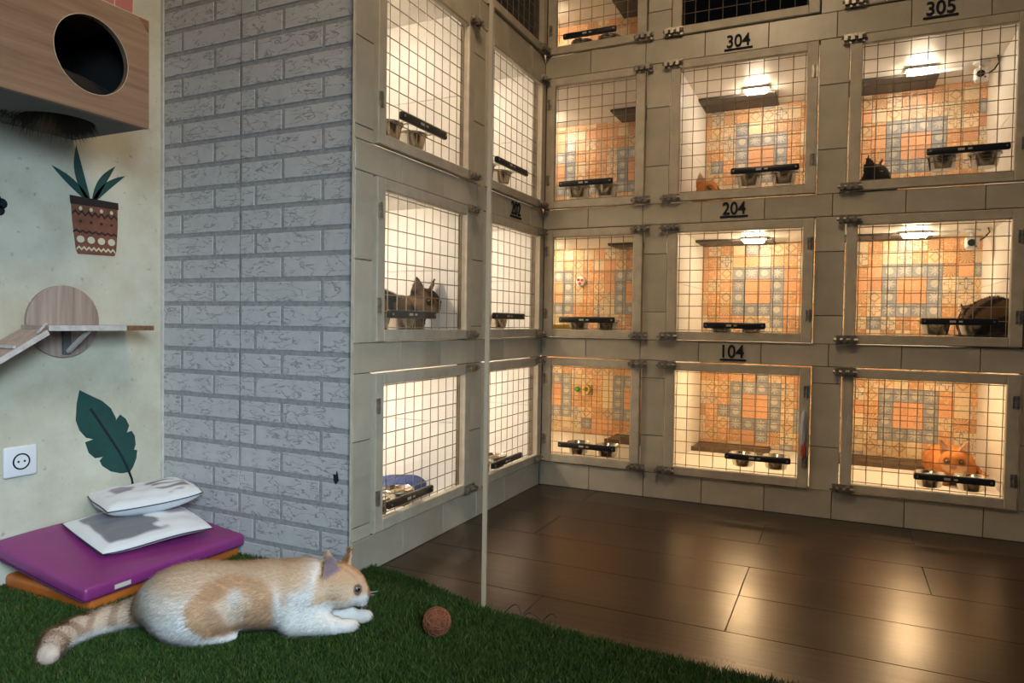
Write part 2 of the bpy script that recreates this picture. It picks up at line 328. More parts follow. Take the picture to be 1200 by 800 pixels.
# floor with its planks
fl = struct(MB().box(-1.0, 2.7, -3.3, 1.0, -.05, -.004).build('floor', MT['floorgap']), 'dark brown laminate floor of wide planks')
PW = .2525
for i, yb in enumerate([-.71+PW*k for k in range(-3, 3)]):
    off = [.527, 1.007, 1.492][i % 3] if i not in (2, 3) else (1.007, 1.492)[i-2]
    xs = sorted({-.06, 2.6} | {off+1.21*k for k in range(-2, 3) if -.04 < off+1.21*k < 2.58})
    y0, y1 = yb, min(yb+PW, .0)
    if y1-y0 < .05: continue
    for a, b_ in zip(xs, xs[1:]):
        me = MB().add([(a-(a+b_)/2, y0-(y0+y1)/2, -.01)]*0, [])
        hx, hy = (b_-a)/2-.0012, (y1-y0)/2-.0012; bv = .0004
        m_ = MB().add([(-hx,-hy,-.008),(hx,-hy,-.008),(hx,hy,-.008),(-hx,hy,-.008),(-hx,-hy,-bv),(hx,-hy,-bv),(hx,hy,-bv),(-hx,hy,-bv),(-hx+bv,-hy+bv,0),(hx-bv,-hy+bv,0),(hx-bv,hy-bv,0),(-hx+bv,hy-bv,0)],
                      [(0,3,2,1),(0,1,5,4),(1,2,6,5),(2,3,7,6),(3,0,4,7),(4,5,9,8),(5,6,10,9),(6,7,11,10),(7,4,8,11),(8,9,10,11)])
        m_.build('plank', MT['plank'], fl, loc=((a+b_)/2, (y0+y1)/2, 0))
MT['plank'].node_tree.nodes['Principled BSDF'].inputs['Specular Tint'].default_value = (1, .62, .33, 1)
# left wall
struct(MB().box(XL-.08, XL, -3.0, YB-.001, 0, 2.5).build('wall_left', MT['paint']), 'cream painted wall with stains behind the mattresses')
struct(MB().box(XL, XL+.011, YB-.006, YB-.0005, 0, 2.3).build('trim_1', MT['trim']), 'thin white strip down the corner between cream and brick walls')
# brick wall
bw = struct(MB().box(XL-.08, -.0068, YB, YB+.035, 0, 2.5).build('wall_brick', MT['mortar']), 'white brick-pattern relief wall with grey joints')
BH = .0728; ja = [-.778, -.688, -.433, -.264, -.002]; jb = [-.778, -.544, -.433, -.371, -.114, -.002]
cache = {}
for k in range(-7, 22):
    z1 = .498+BH*k; z0 = z1-BH
    rowA = (k % 2 == 0); js = ja if rowA else jb
    a0, a1 = max(z0+.0075, .004), z1-.0075
    if a1-a0 < .015: continue
    for p, q in zip(js, js[1:]):
        seam = abs(p+.433) < .001 or abs(q+.433) < .001
        l = p+(.0012 if (abs(p+.433) < .001 and not rowA) else .0062); r = q-(.0012 if (abs(q+.433) < .001 and not rowA) else .0062)
        if p < -.77: l = p
        if q > -.01: r = q
        key = (round(r-l, 4), round(a1-a0, 4))
        if key not in cache:
            hw, hh = key[0]/2, key[1]/2; cache[key] = MB().face(-hw, hw, -hh, hh, .0, -.0016, .0008).mesh('brick', MT['brick'])
        o = ob('brick', cache[key], bw, ((l+r)/2, YB, (a0+a1)/2))
# torn scrap where the brick relief has chipped
MB().prism([(-.062,.281),(-.055,.272),(-.046,.284),(-.048,.297),(-.052,.312),(-.056,.299),(-.065,.301)], 'xz', YB-.0045, YB-.003).build('torn_patch', MT['dark'], bw)
MB().box(-.4334, -.4326, YB-.0018, YB, .35, 2.4).build('sheet_seam', MT['grout'], bw)

# cage walls --------------------------------------------------------
ROWS = {1: (.112, .586), 2: (.682, 1.165), 3: (1.261, 1.844), 4: (1.952, 2.44)}
RC = {3: (.014, .467), 4: (.575, 1.142), 5: (1.254, 1.817)}
LC = {1: (-1.276, -.694), 2: (-.581, -.018)}
def cage_wall(name, label, rz, cols, u0, u1, joint0, tu0=None):
    """local x along the wall (to the right), y into the wall, z up"""
    g = .0045; sl = MB(); tl = []
    edges = sorted(cols.values()); zs = sorted(ROWS.values())
    pill = [u0]+[e for c in edges for e in (c[0]-g, c[1]+g)]+[u1]; pill = list(zip(pill[::2], pill[1::2]))
    rails = [0]+[e for r in zs for e in (r[0]-g, r[1]+g)]+[2.6]; rails = list(zip(rails[::2], rails[1::2]))
    for a, b in rails: sl.box(u0, u1, .006, .05, a, b)
    for a, b in pill:
        for z0, z1 in zip([r[1] for r in rails], [r[0] for r in rails[1:]]): sl.box(a, b, .006, .05, z0, z1)
    root = sl.build(name, MT['grout']); root.rotation_euler = (0, 0, rz); struct(root, label)
    h = .0014
    if tu0 is not None: u0 = tu0; pill[0] = (tu0, pill[0][1])
    for i, (a, b) in enumerate(rails):
        if b > 2.55: continue
        js = [u0]+[joint0+.247*k-(.024 if i else 0) for k in range(-9, 12) if u0+.02 < joint0+.247*k-(.024 if i else 0) < u1-.02]+[u1]
        for p, q in zip(js, js[1:]): tl.append((p+h, q-h, a+(h if i else .001), b-h*.4))
    for a, b in pill:
        if b-a < .03: continue
        off = [.02, -.10, .09, .03][int(abs(a*10)) % 4]
        for i, (z0, z1) in enumerate(zip([r[1] for r in rails], [r[0] for r in rails[1:]])):
            js = [z0]+[z for z in (z0+.14+off*(-1)**i, z0+.387+off*(-1)**i) if z0+.03 < z < z1-.03]+[z1]
            for p, q in zip(js, js[1:]): tl.append((a+h*.5, b-h*.5, p+h, q-h))
    for p, q, z0, z1 in tl:
        hw, hh = (q-p)/2, (z1-z0)/2
        MB().face(-hw, hw, -hh, hh, .0065, .0, .0012).build('tile', MT['tile'], root, loc=((p+q)/2, 0, (z0+z1)/2))
    return root
cage_wall('wall_cages_right', 'cream tiled wall framing the right bank of cages', 0, RC, .0, 2.35, .24)
cage_wall('wall_cages_left', 'cream tiled wall framing the left bank of cages', R(90), LC, YB+.0355, .0, -.369, YB+.0004)

# ================================================================== CAGES
DEPTH = {'R': .85, 'L': .75}
CEIL = {1: .60, 2: 1.172, 3: 1.876, 4: 2.45}
TILE_ORG = {3: .089, 4: .726, 5: 1.418}; TILE_Z = {1: .452, 2: 1.048, 3: 1.730, 4: 2.33}
TS = .0625
tile_me = {}
for m in TM:
    tile_me[m.name] = MB().face(-TS/2+.0007, TS/2-.0007, -TS/2+.0007, TS/2-.0007, .004, 0, .0008).mesh('tile', m)
def latch(parent, x, z, flip):
    mb = MB().box(x-.034, x+.038, -.0175, -.0145, z-.017, z+.017)
    mb.tube([(x-.042, -.026, z), (x+.042, -.026, z)], .0068, 8)
    for q in (-.027, -.004, .021): mb.box(x+q-.0065, x+q+.0065, -.034, -.0145, z-.0105, z+.0105)
    mb.tube([(x+.009, -.026, z), (x+.009, -.046, z)], .0045, 6)
    for q in (-.030, .033): mb.lathe([(.0035, -.0200), (.0026, -.0175)], (x+q, 0, z+.0125), 6, 'y')
    return mb.build('latch', MT['latch'], parent)
def hinge(parent, x, z):
    mb = MB().box(x-.011, x+.011, -.0150, -.0125, z-.022, z+.022)
    mb.tube([(x, -.016, z-.023), (x, -.016, z+.023)], .0035, 6)
    for q in (-.006, .006):
        for zz in (-.014, .014): mb.lathe([(.0022, -.0165), (.0018, -.0145)], (x+q, 0, z+zz), 6, 'y')
    return mb.build('hinge', MT['latch'], parent)
def cage(side, col, row, label, lit=True, dark=False):
    c0, c1 = (RC if side == 'R' else LC)[col]; z0, z1 = ROWS[row]; D = DEPTH[side]
    wv = c1-c0; rz = 0 if side == 'R' else R(90)
    loc = (c0, 0, 0) if side == 'R' else (0, c0, 0)
    root = empty('cat_cage', (loc[0], loc[1], z0), rz); tag(root, label, 'cage', 'wire-fronted cages in the tiled walls')
    H = z1-z0; il = -.004; ir = wv+.004; fz = -.004; cz = CEIL[row]-z0
    if col == 3: il = -.42
    T = .008
    lin = MT['hatch'] if dark else MT['liner']  # unlit cages: their darkness is put into the liner and back wall colour
    # shell: floor, ceiling, two side panels each in an upper and a lower sheet
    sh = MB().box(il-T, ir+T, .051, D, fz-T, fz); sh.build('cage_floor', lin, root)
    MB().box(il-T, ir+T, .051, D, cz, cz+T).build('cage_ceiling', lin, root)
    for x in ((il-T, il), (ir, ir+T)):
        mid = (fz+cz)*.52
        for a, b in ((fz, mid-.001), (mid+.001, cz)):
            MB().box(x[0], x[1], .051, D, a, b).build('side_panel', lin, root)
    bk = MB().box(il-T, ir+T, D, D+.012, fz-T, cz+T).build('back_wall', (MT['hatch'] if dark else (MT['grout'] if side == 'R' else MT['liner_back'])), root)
    if side == 'L' and not dark:
        mid = (fz+cz)*.52
        for a, b in ((fz, mid-.001), (mid+.001, cz)):
            for p, q in ((il, (il+ir)/2-.001), ((il+ir)/2+.001, ir)): MB().face(p, q, a, b, D, D-.004, .001).build('panel', MT['liner_back'], bk)
    if side == 'R' and not dark:
        ox = TILE_ORG[col]-c0; oz = TILE_Z[row]-z0
        i0 = math.floor((il-ox)/TS); i1 = math.ceil((ir-ox)/TS); j0 = math.floor((oz-cz)/TS); j1 = math.ceil((oz-fz)/TS)
        rr = random.Random(col*10+row)
        for i in range(i0, i1):
            for j in range(j0, j1):
                a, b = max(ox+i*TS, il), min(ox+(i+1)*TS, ir); t, bt = min(oz-j*TS, cz), max(oz-(j+1)*TS, fz)
                if b-a < .01 or t-bt < .01: continue
                im, jm = i % 8, j % 8 if row != 3 else (j if j >= 0 else 99)
                if im < 4 and jm < 4 and j < 8: m = RING_MID if im in (1, 2) and jm in (1, 2) else RING[(im*3+jm) % 2]
                else: m = rr.choices([TM[0], TM[1], TM[2], TM[3], TM[4], TM[5], TM[7], TM[8]], [4, 2.5, 3, 1.1, 2, 2.5, .8, 2])[0]
                o = ob('tile', tile_me[m.name], bk, ((a+b)/2, D-.004, (t+bt)/2)); o.scale = ((b-a)/TS, 1, (t-bt)/TS)
        # service hatch in the ceiling and ledge at the back of the floor
        hx = (il+.001, il+(ir-il)*.63) if col != 3 else (.10, ir-.001)
        if row >= 2:
            hb = MB().box(hx[0], hx[1], .62, D-.006, cz-.012, cz-.001); hb.build('hatch', MT['hatch'], root)
        if row == 1:
            hb = MB().box(hx[0], hx[1], .63, D-.006, fz, fz+.016); hb.box(hx[0], hx[1], .62, .63, fz, fz+.022); hb.build('ledge', MT['ledge'], root)
    # door
    fwid = .040; e = .0
    fr = MB()
    for (a, b, c, d) in ((e, fwid, e, H-e), (wv-fwid, wv-e, e, H-e)): fr.face(a, b, c, d, .010, -.0125, .0025)
    for (c, d) in ((e, fwid*.86), (H-fwid*.86, H-e)): fr.face(fwid, wv-fwid, c, d, .010, -.0115, .0025)
    door = fr.build('door', MT['doorpaint'], root)
    wr = MB(); n = max(7, round((wv-2*fwid)/.0515)); mrow = max(7, round((H-2*fwid)/.0515)); r_ = .0016
    for k in range(n+1):
        x = fwid-.004+(wv-2*fwid+.008)*(k/n) if k not in (0, n) else (fwid+.006 if k == 0 else wv-fwid-.006)
        wr.tube([(x, .012, fwid*.8), (x, .012, H-fwid*.8)], r_, 5)
    for k in range(mrow+1):
        z = fwid*.86+.006+(H-2*fwid*.86-.012)*k/mrow
        wr.tube([(fwid*.9, .0152, z), (wv-fwid*.9, .0152, z)], r_, 5)
    wr.build('wire_grid', MT['wire'], door)
    right_latch = col in (1, 2, 3)
    xl = wv-.008 if right_latch else .008
    if side == 'L' and col == 2 or col == 3 and False: xl = wv-.038
    for zz in (H-.012, .014): latch(door, xl, zz, not right_latch)
    for zz in (H*.80, H*.22): hinge(door, .012 if right_latch else wv-.012, zz)
    # ceiling lamp
    if lit:
        lx = wv*.5-.005 if side == 'R' else wv*.45
        if col == 3: lx = -.285
        ly = (.56 if row == 3 else .60) if side == 'R' else .42
        if row == 1: ly = .40
        if col == 3 and row > 1: ly = .62
        lz = cz-.001
        p = root.matrix_basis @ Vector((lx, ly, lz))
        lr = empty('ceiling_lamp', p, rz); tag(lr, 'white ceiling light in ' + CAGE_WORDS[(col, row)], 'lamp', 'cage ceiling lamps')
        MB().box(-.058, .058, -.030, .030, -.010, 0).build('lamp_base', MT['white'], lr)
        m_ = (LM if side == 'R' else LML)[row]
        rounded(-.046, .046, -.019, .019, -.026, -.0105, .005, 2).build('diffuser', m_, lr, smooth=50)
    return root
CAGE_WORDS = {(1,1): 'the cage with the blue fluffy mat', (2,1): 'the bottom corner cage left of the inner corner', (3,1): 'the bottom cage with green and yellow toys',
              (4,1): 'the bottom cage numbered 104', (5,1): 'the cage with the orange cat', (1,2): 'the cage with the tabby cat', (2,2): 'the left-bank cage numbered 202', (3,2): 'the cage with the red and white toy',
              (4,2): 'the middle cage numbered 204', (5,2): 'the cage right of cage 204', (1,3): 'the cage above the tabby cat', (2,3): 'the cage above number 202', (3,3): 'the cage left of cage 304',
              (4,3): 'the upper cage numbered 304', (5,3): 'the rightmost upper cage numbered 305', (3,4): 'the lit top-row cage'}
CG = {}
for side, col, row, label, lit, dark in [
    ('L',1,1,'white-lined floor-level cage with a fluffy blue mat inside',1,0), ('L',2,1,'white-lined floor-level cage beside the inner corner, two food bowls inside',1,0),
    ('L',1,2,'white-lined middle cage with a tabby cat behind the wire',1,0), ('L',2,2,'white-lined middle cage under the number 202',1,0),
    ('L',1,3,'white-lined upper cage above the tabby cat, nearest the brick wall',1,0), ('L',2,3,'white-lined upper cage above the number 202',1,0),
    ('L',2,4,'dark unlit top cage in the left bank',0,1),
    ('R',3,1,'pattern-tiled floor-level cage with green and yellow toys on its back wall',1,0), ('R',4,1,'pattern-tiled floor-level cage under the number 104',1,0), ('R',5,1,'pattern-tiled floor-level cage with the orange cat inside',1,0),
    ('R',3,2,'pattern-tiled middle cage with a round red and white toy, beside the inner corner',1,0), ('R',4,2,'pattern-tiled middle cage under the number 204',1,0), ('R',5,2,'pattern-tiled middle cage right of cage 204, below 305',1,0),
    ('R',3,3,'pattern-tiled upper cage left of cage 304, beside the inner corner',1,0), ('R',4,3,'pattern-tiled upper cage under the number 304, lamp on its ceiling',1,0), ('R',5,3,'pattern-tiled upper cage under the number 305, dark cat at its left',1,0),
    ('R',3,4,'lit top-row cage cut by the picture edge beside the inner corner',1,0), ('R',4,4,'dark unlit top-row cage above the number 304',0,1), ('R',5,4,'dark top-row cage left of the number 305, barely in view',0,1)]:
    CG[(col, row)] = cage(side, col, row, label, lit, dark)

# numbers over the cages
def sign(txt, side, u, z, wd, ht, where):
    root = empty('cage_number', (u, -.001, z) if side == 'R' else (.001, u, z), 0 if side == 'R' else R(90))
    tag(root, 'dark underlined number %s on tiles %s' % (txt, where), 'number sign')
    cu = bpy.data.curves.new('digits', 'FONT'); cu.body = txt; cu.size = 1; cu.extrude = .05; cu.offset = .014; cu.align_x = 'CENTER'
    t = bpy.data.objects.new('tmp', cu); COL.objects.link(t); dg = bpy.context.evaluated_depsgraph_get()
    me = bpy.data.meshes.new_from_object(t.evaluated_get(dg)); bpy.data.objects.remove(t)
    co = np.empty(len(me.vertices)*3); me.vertices.foreach_get('co', co); co = co.reshape(-1, 3)
    mn, mx = co.min(0), co.max(0); q = np.empty_like(co)
    q[:, 0] = ((co[:, 0]-mn[0])/(mx[0]-mn[0])-.5)*wd*.92; q[:, 2] = (co[:, 1]-mn[1])/(mx[1]-mn[1])*(ht-.012)+.012; q[:, 1] = -(co[:, 2]-mn[2])/(mx[2]-mn[2])*.003
    me.vertices.foreach_set('co', q.ravel()); me.materials.clear(); me.materials.append(MT['ink']); me.update(); me.flip_normals()
    ob('digits', me, root)
    MB().face(-wd*.56, wd*.56, 0, .008, 0, -.0035, .0008).build("underline", MT['ink'], root)
sign('304', 'R', .842, 1.857, .098, .062, 'below the dark top-row cage'); sign('305', 'R', 1.542, 1.866, .098, .062, 'at the top right of the picture')
sign('204', 'R', .840, 1.183, .098, .064, 'midway up the right bank'); sign('104', 'R', .849, .600, .092, .066, 'lowest of the right bank'); sign('202', 'L', -.300, 1.180, .098, .068, 'on the left bank beside the glass joint')

# feeding bowl holders
def bowls(side, col, row, a, b, z, full=False, words=''):
    root = empty('bowl_holder', (a, 0, z) if side == 'R' else (0, a, z), 0 if side == 'R' else R(90))
    tag(root, words, 'pet bowls', 'double steel bowls on black bars')
    Lh = b-a
    bar = rounded(0, Lh, -.030, -.013, -.0125, .0125, .0065, 3).build('bar', MT['black'], root, smooth=60)
    MB().box(Lh*.38, Lh*.46, -.0306, -.0298, -.004, .004).build('print', MT['print'], bar)
    MB().box(Lh*.50, Lh*.55, -.0306, -.0298, -.003, .003).build('print', MT['print'], bar)
    for x in (.012, Lh-.012): MB().tube([(x, -.0295, 0), (x, -.033, 0)], .004, 8).build('screw', MT['latch'], bar)
    for cx in (Lh*.24, Lh*.76):
        cy = .073
        MB().tube([(cx-.012, -.014, -.004), (cx-.012, cy-.046, -.004)], .0022, 6).tube([(cx+.012, -.014, -.004), (cx+.012, cy-.046, -.004)], .0022, 6).tube([(cx+.0515*math.cos(t), cy+.0515*math.sin(t), -.004) for t in [2*math.pi*k/24 for k in range(25)]], .0025, 6).build('ring', MT['latch'], root, smooth=60)
        bo = MB().lathe([(.034,-.052),(.040,-.048),(.0485,-.006),(.053,-.001),(.0535,.001),(.052,.002),(.046,-.004),(.039,-.040),(.030,-.045)], (cx, cy, 0), 24).build('bowl', MT['steel'], root, smooth=50)
        if full: MB().lathe([(.041,-.03),(.036,-.012),(.018,-.004),(.004,-.002)], (cx, cy, 0), 16).build('kibble', MT['food'], bo, smooth=80)
W = CAGE_WORDS
for args in [('R',4,3,.826,1.083,1.365),('R',5,3,1.509,1.762,1.382),('R',3,3,.083,.334,1.366),('R',3,4,.092,.337,2.018),('R',3,2,.094,.354,.760),('R',4,2,.731,.974,.744),('R',5,2,1.507,1.742,.770),
             ('R',3,1,.099,.368,.197),('R',4,1,.828,1.079,.214),('R',5,1,1.499,1.750,.203),('L',1,3,-1.18,-.911,1.367),('L',2,3,-.534,-.238,1.375),('L',1,2,-1.232,-.968,.764),('L',2,2,-.536,-.251,.769),('L',1,1,-1.228,-.972,.187),('L',2,1,-.528,-.256,.180)]:
    bowls(*args, full=(args[1], args[2]) in ((2,1),(5,1),(1,1)), words='steel bowl pair on black bar, '+W[(args[1], args[2])])

# ================================================================== GLASS PARTITION
g = MB().box(.006, .424, YG-.004, YG+.004, .004, 2.45).build('glass_screen', MT['glass']); tag(g, 'clear narrow glass panel between the tiled corner and the pale glass joint', 'glass screen', 'glass partition')
g = MB().box(.436, 2.30, YG-.004, YG+.004, .004, 2.45).build('glass_screen', MT['glass']); tag(g, 'clear wide glass panel right of the pale glass joint', 'glass screen', 'glass partition')
sl = MB().box(.001, .0045, YG-.0042, YG+.0042, .004, 2.45).build('glass_seal', MT['doorpaint']); tag(sl, 'pale vertical seal where the narrow glass panel meets the brick corner', 'seal')
g = MB().box(.4255, .4345, YG-.005, YG+.005, .004, 2.45).build('glass_joint', MT['joint']); tag(g, 'thin pale vertical joint strip between the two glass panels', 'glass joint')

# ================================================================== TURF
edge = [(-.78, -1.372), (-.003, -1.372), (.0, -1.27), (.10, -1.285), (.2, -1.305), (.32, -1.35), (.44, -1.39), (.6, -1.405), (.8, -1.425), (1.0, -1.438), (1.25, -1.44), (1.6, -1.45)]
def edge_y(x): return np.interp(x, [p[0] for p in edge], [p[1] for p in edge])
poly = edge+[(1.6, -2.75), (-.78, -2.75)]
tb = MB().prism(poly, 'xy', -.0035, .006)
nb = 150000
bx = rng.uniform(-.78, 1.45, nb*2); by = rng.uniform(-2.35, -1.26, nb*2)
cdx, cdy = bx-1.2437, by+2.9601; dep = cdx*fw.x+cdy*fw.y; lat = cdx*rt.x+cdy*rt.y
ok = (by < edge_y(bx)+rng.normal(0, .004, nb*2)) & (np.abs(lat) < dep*.80) & (dep > 1.2)
ok &= ~((bx < -.43) & (by > -1.83))
bx, by = bx[ok][:nb], by[ok][:nb]; n = len(bx)
ang = rng.uniform(0, 2*np.pi, n); h = rng.uniform(.012, .022, n); ln = rng.uniform(.003, .014, n); wd = rng.uniform(.0007, .0013, n); la = rng.uniform(0, 2*np.pi, n)
dx, dy = np.cos(ang)*wd, np.sin(ang)*wd; ex, ey = np.cos(la)*ln, np.sin(la)*ln
V = np.stack([np.stack([bx-dx, by-dy, np.full(n, .005)], 1), np.stack([bx+dx, by+dy, np.full(n, .005)], 1),
              np.stack([bx+dx+ex*.4, by+dy+ey*.4, .005+h*.62], 1), np.stack([bx-dx+ex*.4, by-dy+ey*.4, .005+h*.62], 1), np.stack([bx+ex, by+ey, .005+h], 1)], 1).reshape(-1, 3)
i5 = np.arange(n)*5
T = np.stack([np.stack([i5, i5+1, i5+2], 1), np.stack([i5, i5+2, i5+3], 1), np.stack([i5+3, i5+2, i5+4], 1)], 1).reshape(-1, 3)
def np_mesh(name, V, T, m, col=None, nrm=None):
    me = bpy.data.meshes.new(name); me.vertices.add(len(V)); me.vertices.foreach_set('co', V.astype(np.float32).ravel())
    k = T.shape[1]; me.loops.add(T.size); me.loops.foreach_set('vertex_index', T.astype(np.int32).ravel())
    me.polygons.add(len(T)); me.polygons.foreach_set('loop_start', np.arange(len(T), dtype=np.int32)*k)
    me.update(calc_edges=True); me.validate()
    me.polygons.foreach_set('use_smooth', [True]*len(me.polygons))
    if col is not None:
        a = me.color_attributes.new('Col', 'FLOAT_COLOR', 'POINT'); a.data.foreach_set('color', np.concatenate([col, np.ones((len(col), 1))], 1).astype(np.float32).ravel())
    if nrm is not None: me.normals_split_custom_set_from_vertices(nrm.astype(np.float32).tolist())
    me.materials.append(m); return me
base = np.array([[.028, .062, .010], [.040, .084, .012], [.062, .096, .014], [.018, .044, .009], [.13, .125, .035]])
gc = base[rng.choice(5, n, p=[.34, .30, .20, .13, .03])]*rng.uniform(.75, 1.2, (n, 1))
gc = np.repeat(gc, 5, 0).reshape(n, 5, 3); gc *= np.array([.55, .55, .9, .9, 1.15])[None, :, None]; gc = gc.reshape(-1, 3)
nn = np.repeat(np.stack([np.cos(la)*.35-.1, np.sin(la)*.35-.2, np.full(n, .9)], 1), 5, 0); nn /= np.linalg.norm(nn, axis=1, keepdims=True)
gr = empty('artificial_turf'); tag(gr, 'short green artificial grass carpet under the white and cream cat', 'grass', kind='stuff')
tb.build('turf_backing', MT['turf'], gr)
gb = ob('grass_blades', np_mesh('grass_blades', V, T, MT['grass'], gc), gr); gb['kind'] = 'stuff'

# ================================================================== LEFT WALL THINGS
# wall box with round holes
BX, BZ0, BZ1, BY0, BY1 = -.462, 1.252, 1.540, -2.26, -1.660
bxr = empty('wall_box', (XL, BY1, BZ0)); tag(bxr, 'tan wood-grain cat box with a round black hole, fixed high on the cream wall', 'cat house')
def place(o, root): o.location = -Vector(root.location); return o
th = .015
place(panel_hole(BY0, BY1, BZ0, BZ1, -1.817, 1.395, .095, BX-th, BX).build('front_panel', MT['boxwood'], bxr, smooth=30), bxr)
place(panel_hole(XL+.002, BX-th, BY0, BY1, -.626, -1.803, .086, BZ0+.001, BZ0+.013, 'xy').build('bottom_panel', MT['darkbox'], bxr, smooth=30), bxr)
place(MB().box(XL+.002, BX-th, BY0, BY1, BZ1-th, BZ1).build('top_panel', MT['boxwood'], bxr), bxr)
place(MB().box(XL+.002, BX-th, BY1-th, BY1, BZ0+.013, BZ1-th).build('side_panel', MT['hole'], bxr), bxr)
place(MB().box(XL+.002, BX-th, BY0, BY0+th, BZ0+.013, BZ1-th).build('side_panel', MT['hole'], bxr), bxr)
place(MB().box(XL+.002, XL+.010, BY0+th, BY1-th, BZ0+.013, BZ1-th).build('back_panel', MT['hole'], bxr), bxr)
place(MB().prism([(-1.662, 1.5385), (-1.688, 1.5385), (-1.662, 1.507)], 'yz', BX, BX+.0008).build('worn_corner', MT['chip'], bxr), bxr)
rim = MB().tube([(BX+.0004, -1.817+.0955*math.cos(t), 1.395+.0955*math.sin(t)) for t in [2*math.pi*k/48 for k in range(49)]], .0007, 5)
place(rim.build('hole_rim', MT['creamp'], bxr, smooth=60), bxr)
# painted murals (thin layers of paint)
def yz(pts, a=XL, t=.0008): return MB().prism(pts, 'yz', a, a+t)
pl = empty('plant_mural', (XL, -1.60, .925)); tag(pl, 'painted potted plant with four teal leaves in a patterned terracotta pot', 'wall painting')
def blade(b, tip, wd, bend, n=10):
    b, tip = Vector(b), Vector(tip); d = tip-b; nrm = Vector((-d.y, d.x)).normalized(); L_, R_ = [], []
    for k in range(n+1):
        t = k/n; c = b+d*t+nrm*bend*math.sin(math.pi*t)*d.length; w_ = wd*(math.sin(math.pi*min(1, (t*.9+.12)))**.8)*(1 if t < .98 else .1); L_.append(c+nrm*w_); R_.append(c-nrm*w_)
    return [tuple(p) for p in L_]+[tuple(p) for p in reversed(R_)]
for tip, wd, bend in [((-1.652, 1.241), .0135, .06), ((-1.723, 1.169), .0115, -.03), ((-1.531, 1.204), .0115, .06), ((-1.497, 1.182), .0105, .06)]:
    b0 = (-1.612+(.012 if tip[0] > -1.6 else -.004), 1.088); place(yz(blade(b0, tip, wd, bend)).build('leaf', MT['leaf'], pl), pl)
pot = place(yz([(-1.668, 1.075), (-1.524, 1.078), (-1.523, 1.02), (-1.528, .945), (-1.534, .929), (-1.648, .926), (-1.654, .94), (-1.664, 1.02)]).build('pot', MT['terracotta'], pl), pl)
place(yz([(-1.672, 1.094), (-1.522, 1.093), (-1.521, 1.072), (-1.670, 1.070)], XL+.0008).build('rim', MT['rimp'], pl), pl)
def zig(y0, y1, z, amp, n, th_): 
    top = [(y0+(y1-y0)*k/n, z+amp*(1 if k % 2 else -1)) for k in range(n+1)]; return yz(top+[(p[0], p[1]-th_) for p in reversed(top)], XL+.0008)
zig(-1.666, -1.525, 1.050, .006, 14, .007).build('stripe', MT['rimp'], pl).location = -Vector(pl.location)
zig(-1.662, -1.526, .996, .003, 14, .006).build('stripe', MT['rimp'], pl).location = -Vector(pl.location)
zig(-1.652, -1.532, .947, .004, 16, .006).build('stripe', MT['creamp'], pl).location = -Vector(pl.location)
for k in range(4):
    cy = -1.640+.032*k
    for nm, m_, cz_, ry, rz_ in (('dot', 'creamp', .970, .0115, .0105), ('mark', 'creamp', 1.060, .005, .006), ('mark', 'rimp', 1.022, .0045, .004)):
        place(yz([(cy+ry*math.cos(t), cz_+rz_*math.sin(t)) for t in [2*math.pi*i/14 for i in range(14)]], XL+.0008).build(nm, MT[m_], pl), pl)
lf = empty('leaf_mural', (XL, -1.55, .19)); tag(lf, 'large painted dark teal notched leaf with a black midrib, above the cushions', 'wall painting')
px = [(93,457),(104,462),(118,468),(128,476),(134,487),(134,490),(139,483),(146,488),(150,496),(147,504),(153,502),(157,508),(158,518),(156,524),(160,525),(159,534),(155,544),(151,550),(140,551),(128,548),(118,541),(115,535),(119,531),(110,532),(103,526),(99,514),(108,511),(100,509),(93,501),(89,490),(90,472)]
def px_wall(p):        # the leaf outline measured on the wall plane, in metres
    y = -1.644+(p[0]-93)*.00279+(p[1]-457)*.0; z = .526-(p[1]-457)*.00272-(p[0]-93)*.00035; return (y, z)
place(yz([px_wall(p) for p in px]).build('leaf_blade', MT['leaf'], lf), lf)
rib = [(105,477),(116,493),(128,511),(138,526),(147,543),(153,558),(156,574)]
a_ = [px_wall((p[0]-1.2, p[1]+.6)) for p in rib]; b_ = [px_wall((p[0]+1.2, p[1]-.6)) for p in rib]
place(yz(a_+b_[::-1], XL+.0008).build('midrib', MT['vein'], lf), lf)
fm = empty('flower_mural', (XL, -1.868, 1.035)); tag(fm, 'small painted dark navy flower at the left edge, beside the potted plant', 'wall painting')
for k in range(5):
    t = 2*math.pi*k/5+.3
    yz([(.017*math.cos(t)+.014*math.cos(s), .017*math.sin(t)+.014*math.sin(s)) for s in [2*math.pi*i/12 for i in range(12)]], 0, .0008).build('petal', MT['ink'], fm)
pt = empty('pink_mural', (XL, -1.5, 1.69)); tag(pt, 'pink painted blocks with white line above the wooden cat box', 'wall painting')
for y0, y1 in ((-1.66, -1.535), (-1.530, -1.474)): place(yz([(y0, 1.693), (y1, 1.693), (y1+.006, 1.82), (y0, 1.82)]).build('block', MT['pink'], pt), pt)
# wall socket
so = empty('wall_socket', (XL, -1.812, .345)); tag(so, 'white square wall socket with a round recess on the cream wall', 'socket')
rounded(0, .011, -.043, .043, -.042, .042, .006, 3).build('plate', MT['white'], so, smooth=60)
MB().lathe([(.0225, .0105), (.0225, .0125), (.019, .0125), (.019, .0115)], (0, 0, 0), 28, 'x').build('ring', MT['ink'], so, smooth=40)
MB().lathe([(.0185, .0112), (.0185, .0122)], (0, 0, 0), 24, 'x').build('insert', MT['white'], so)
for y_ in (-.008, .008): MB().lathe([(.003, .0120), (.003, .0126)], (0, y_, 0), 10, 'x').build('pin_hole', MT['dark'], so)
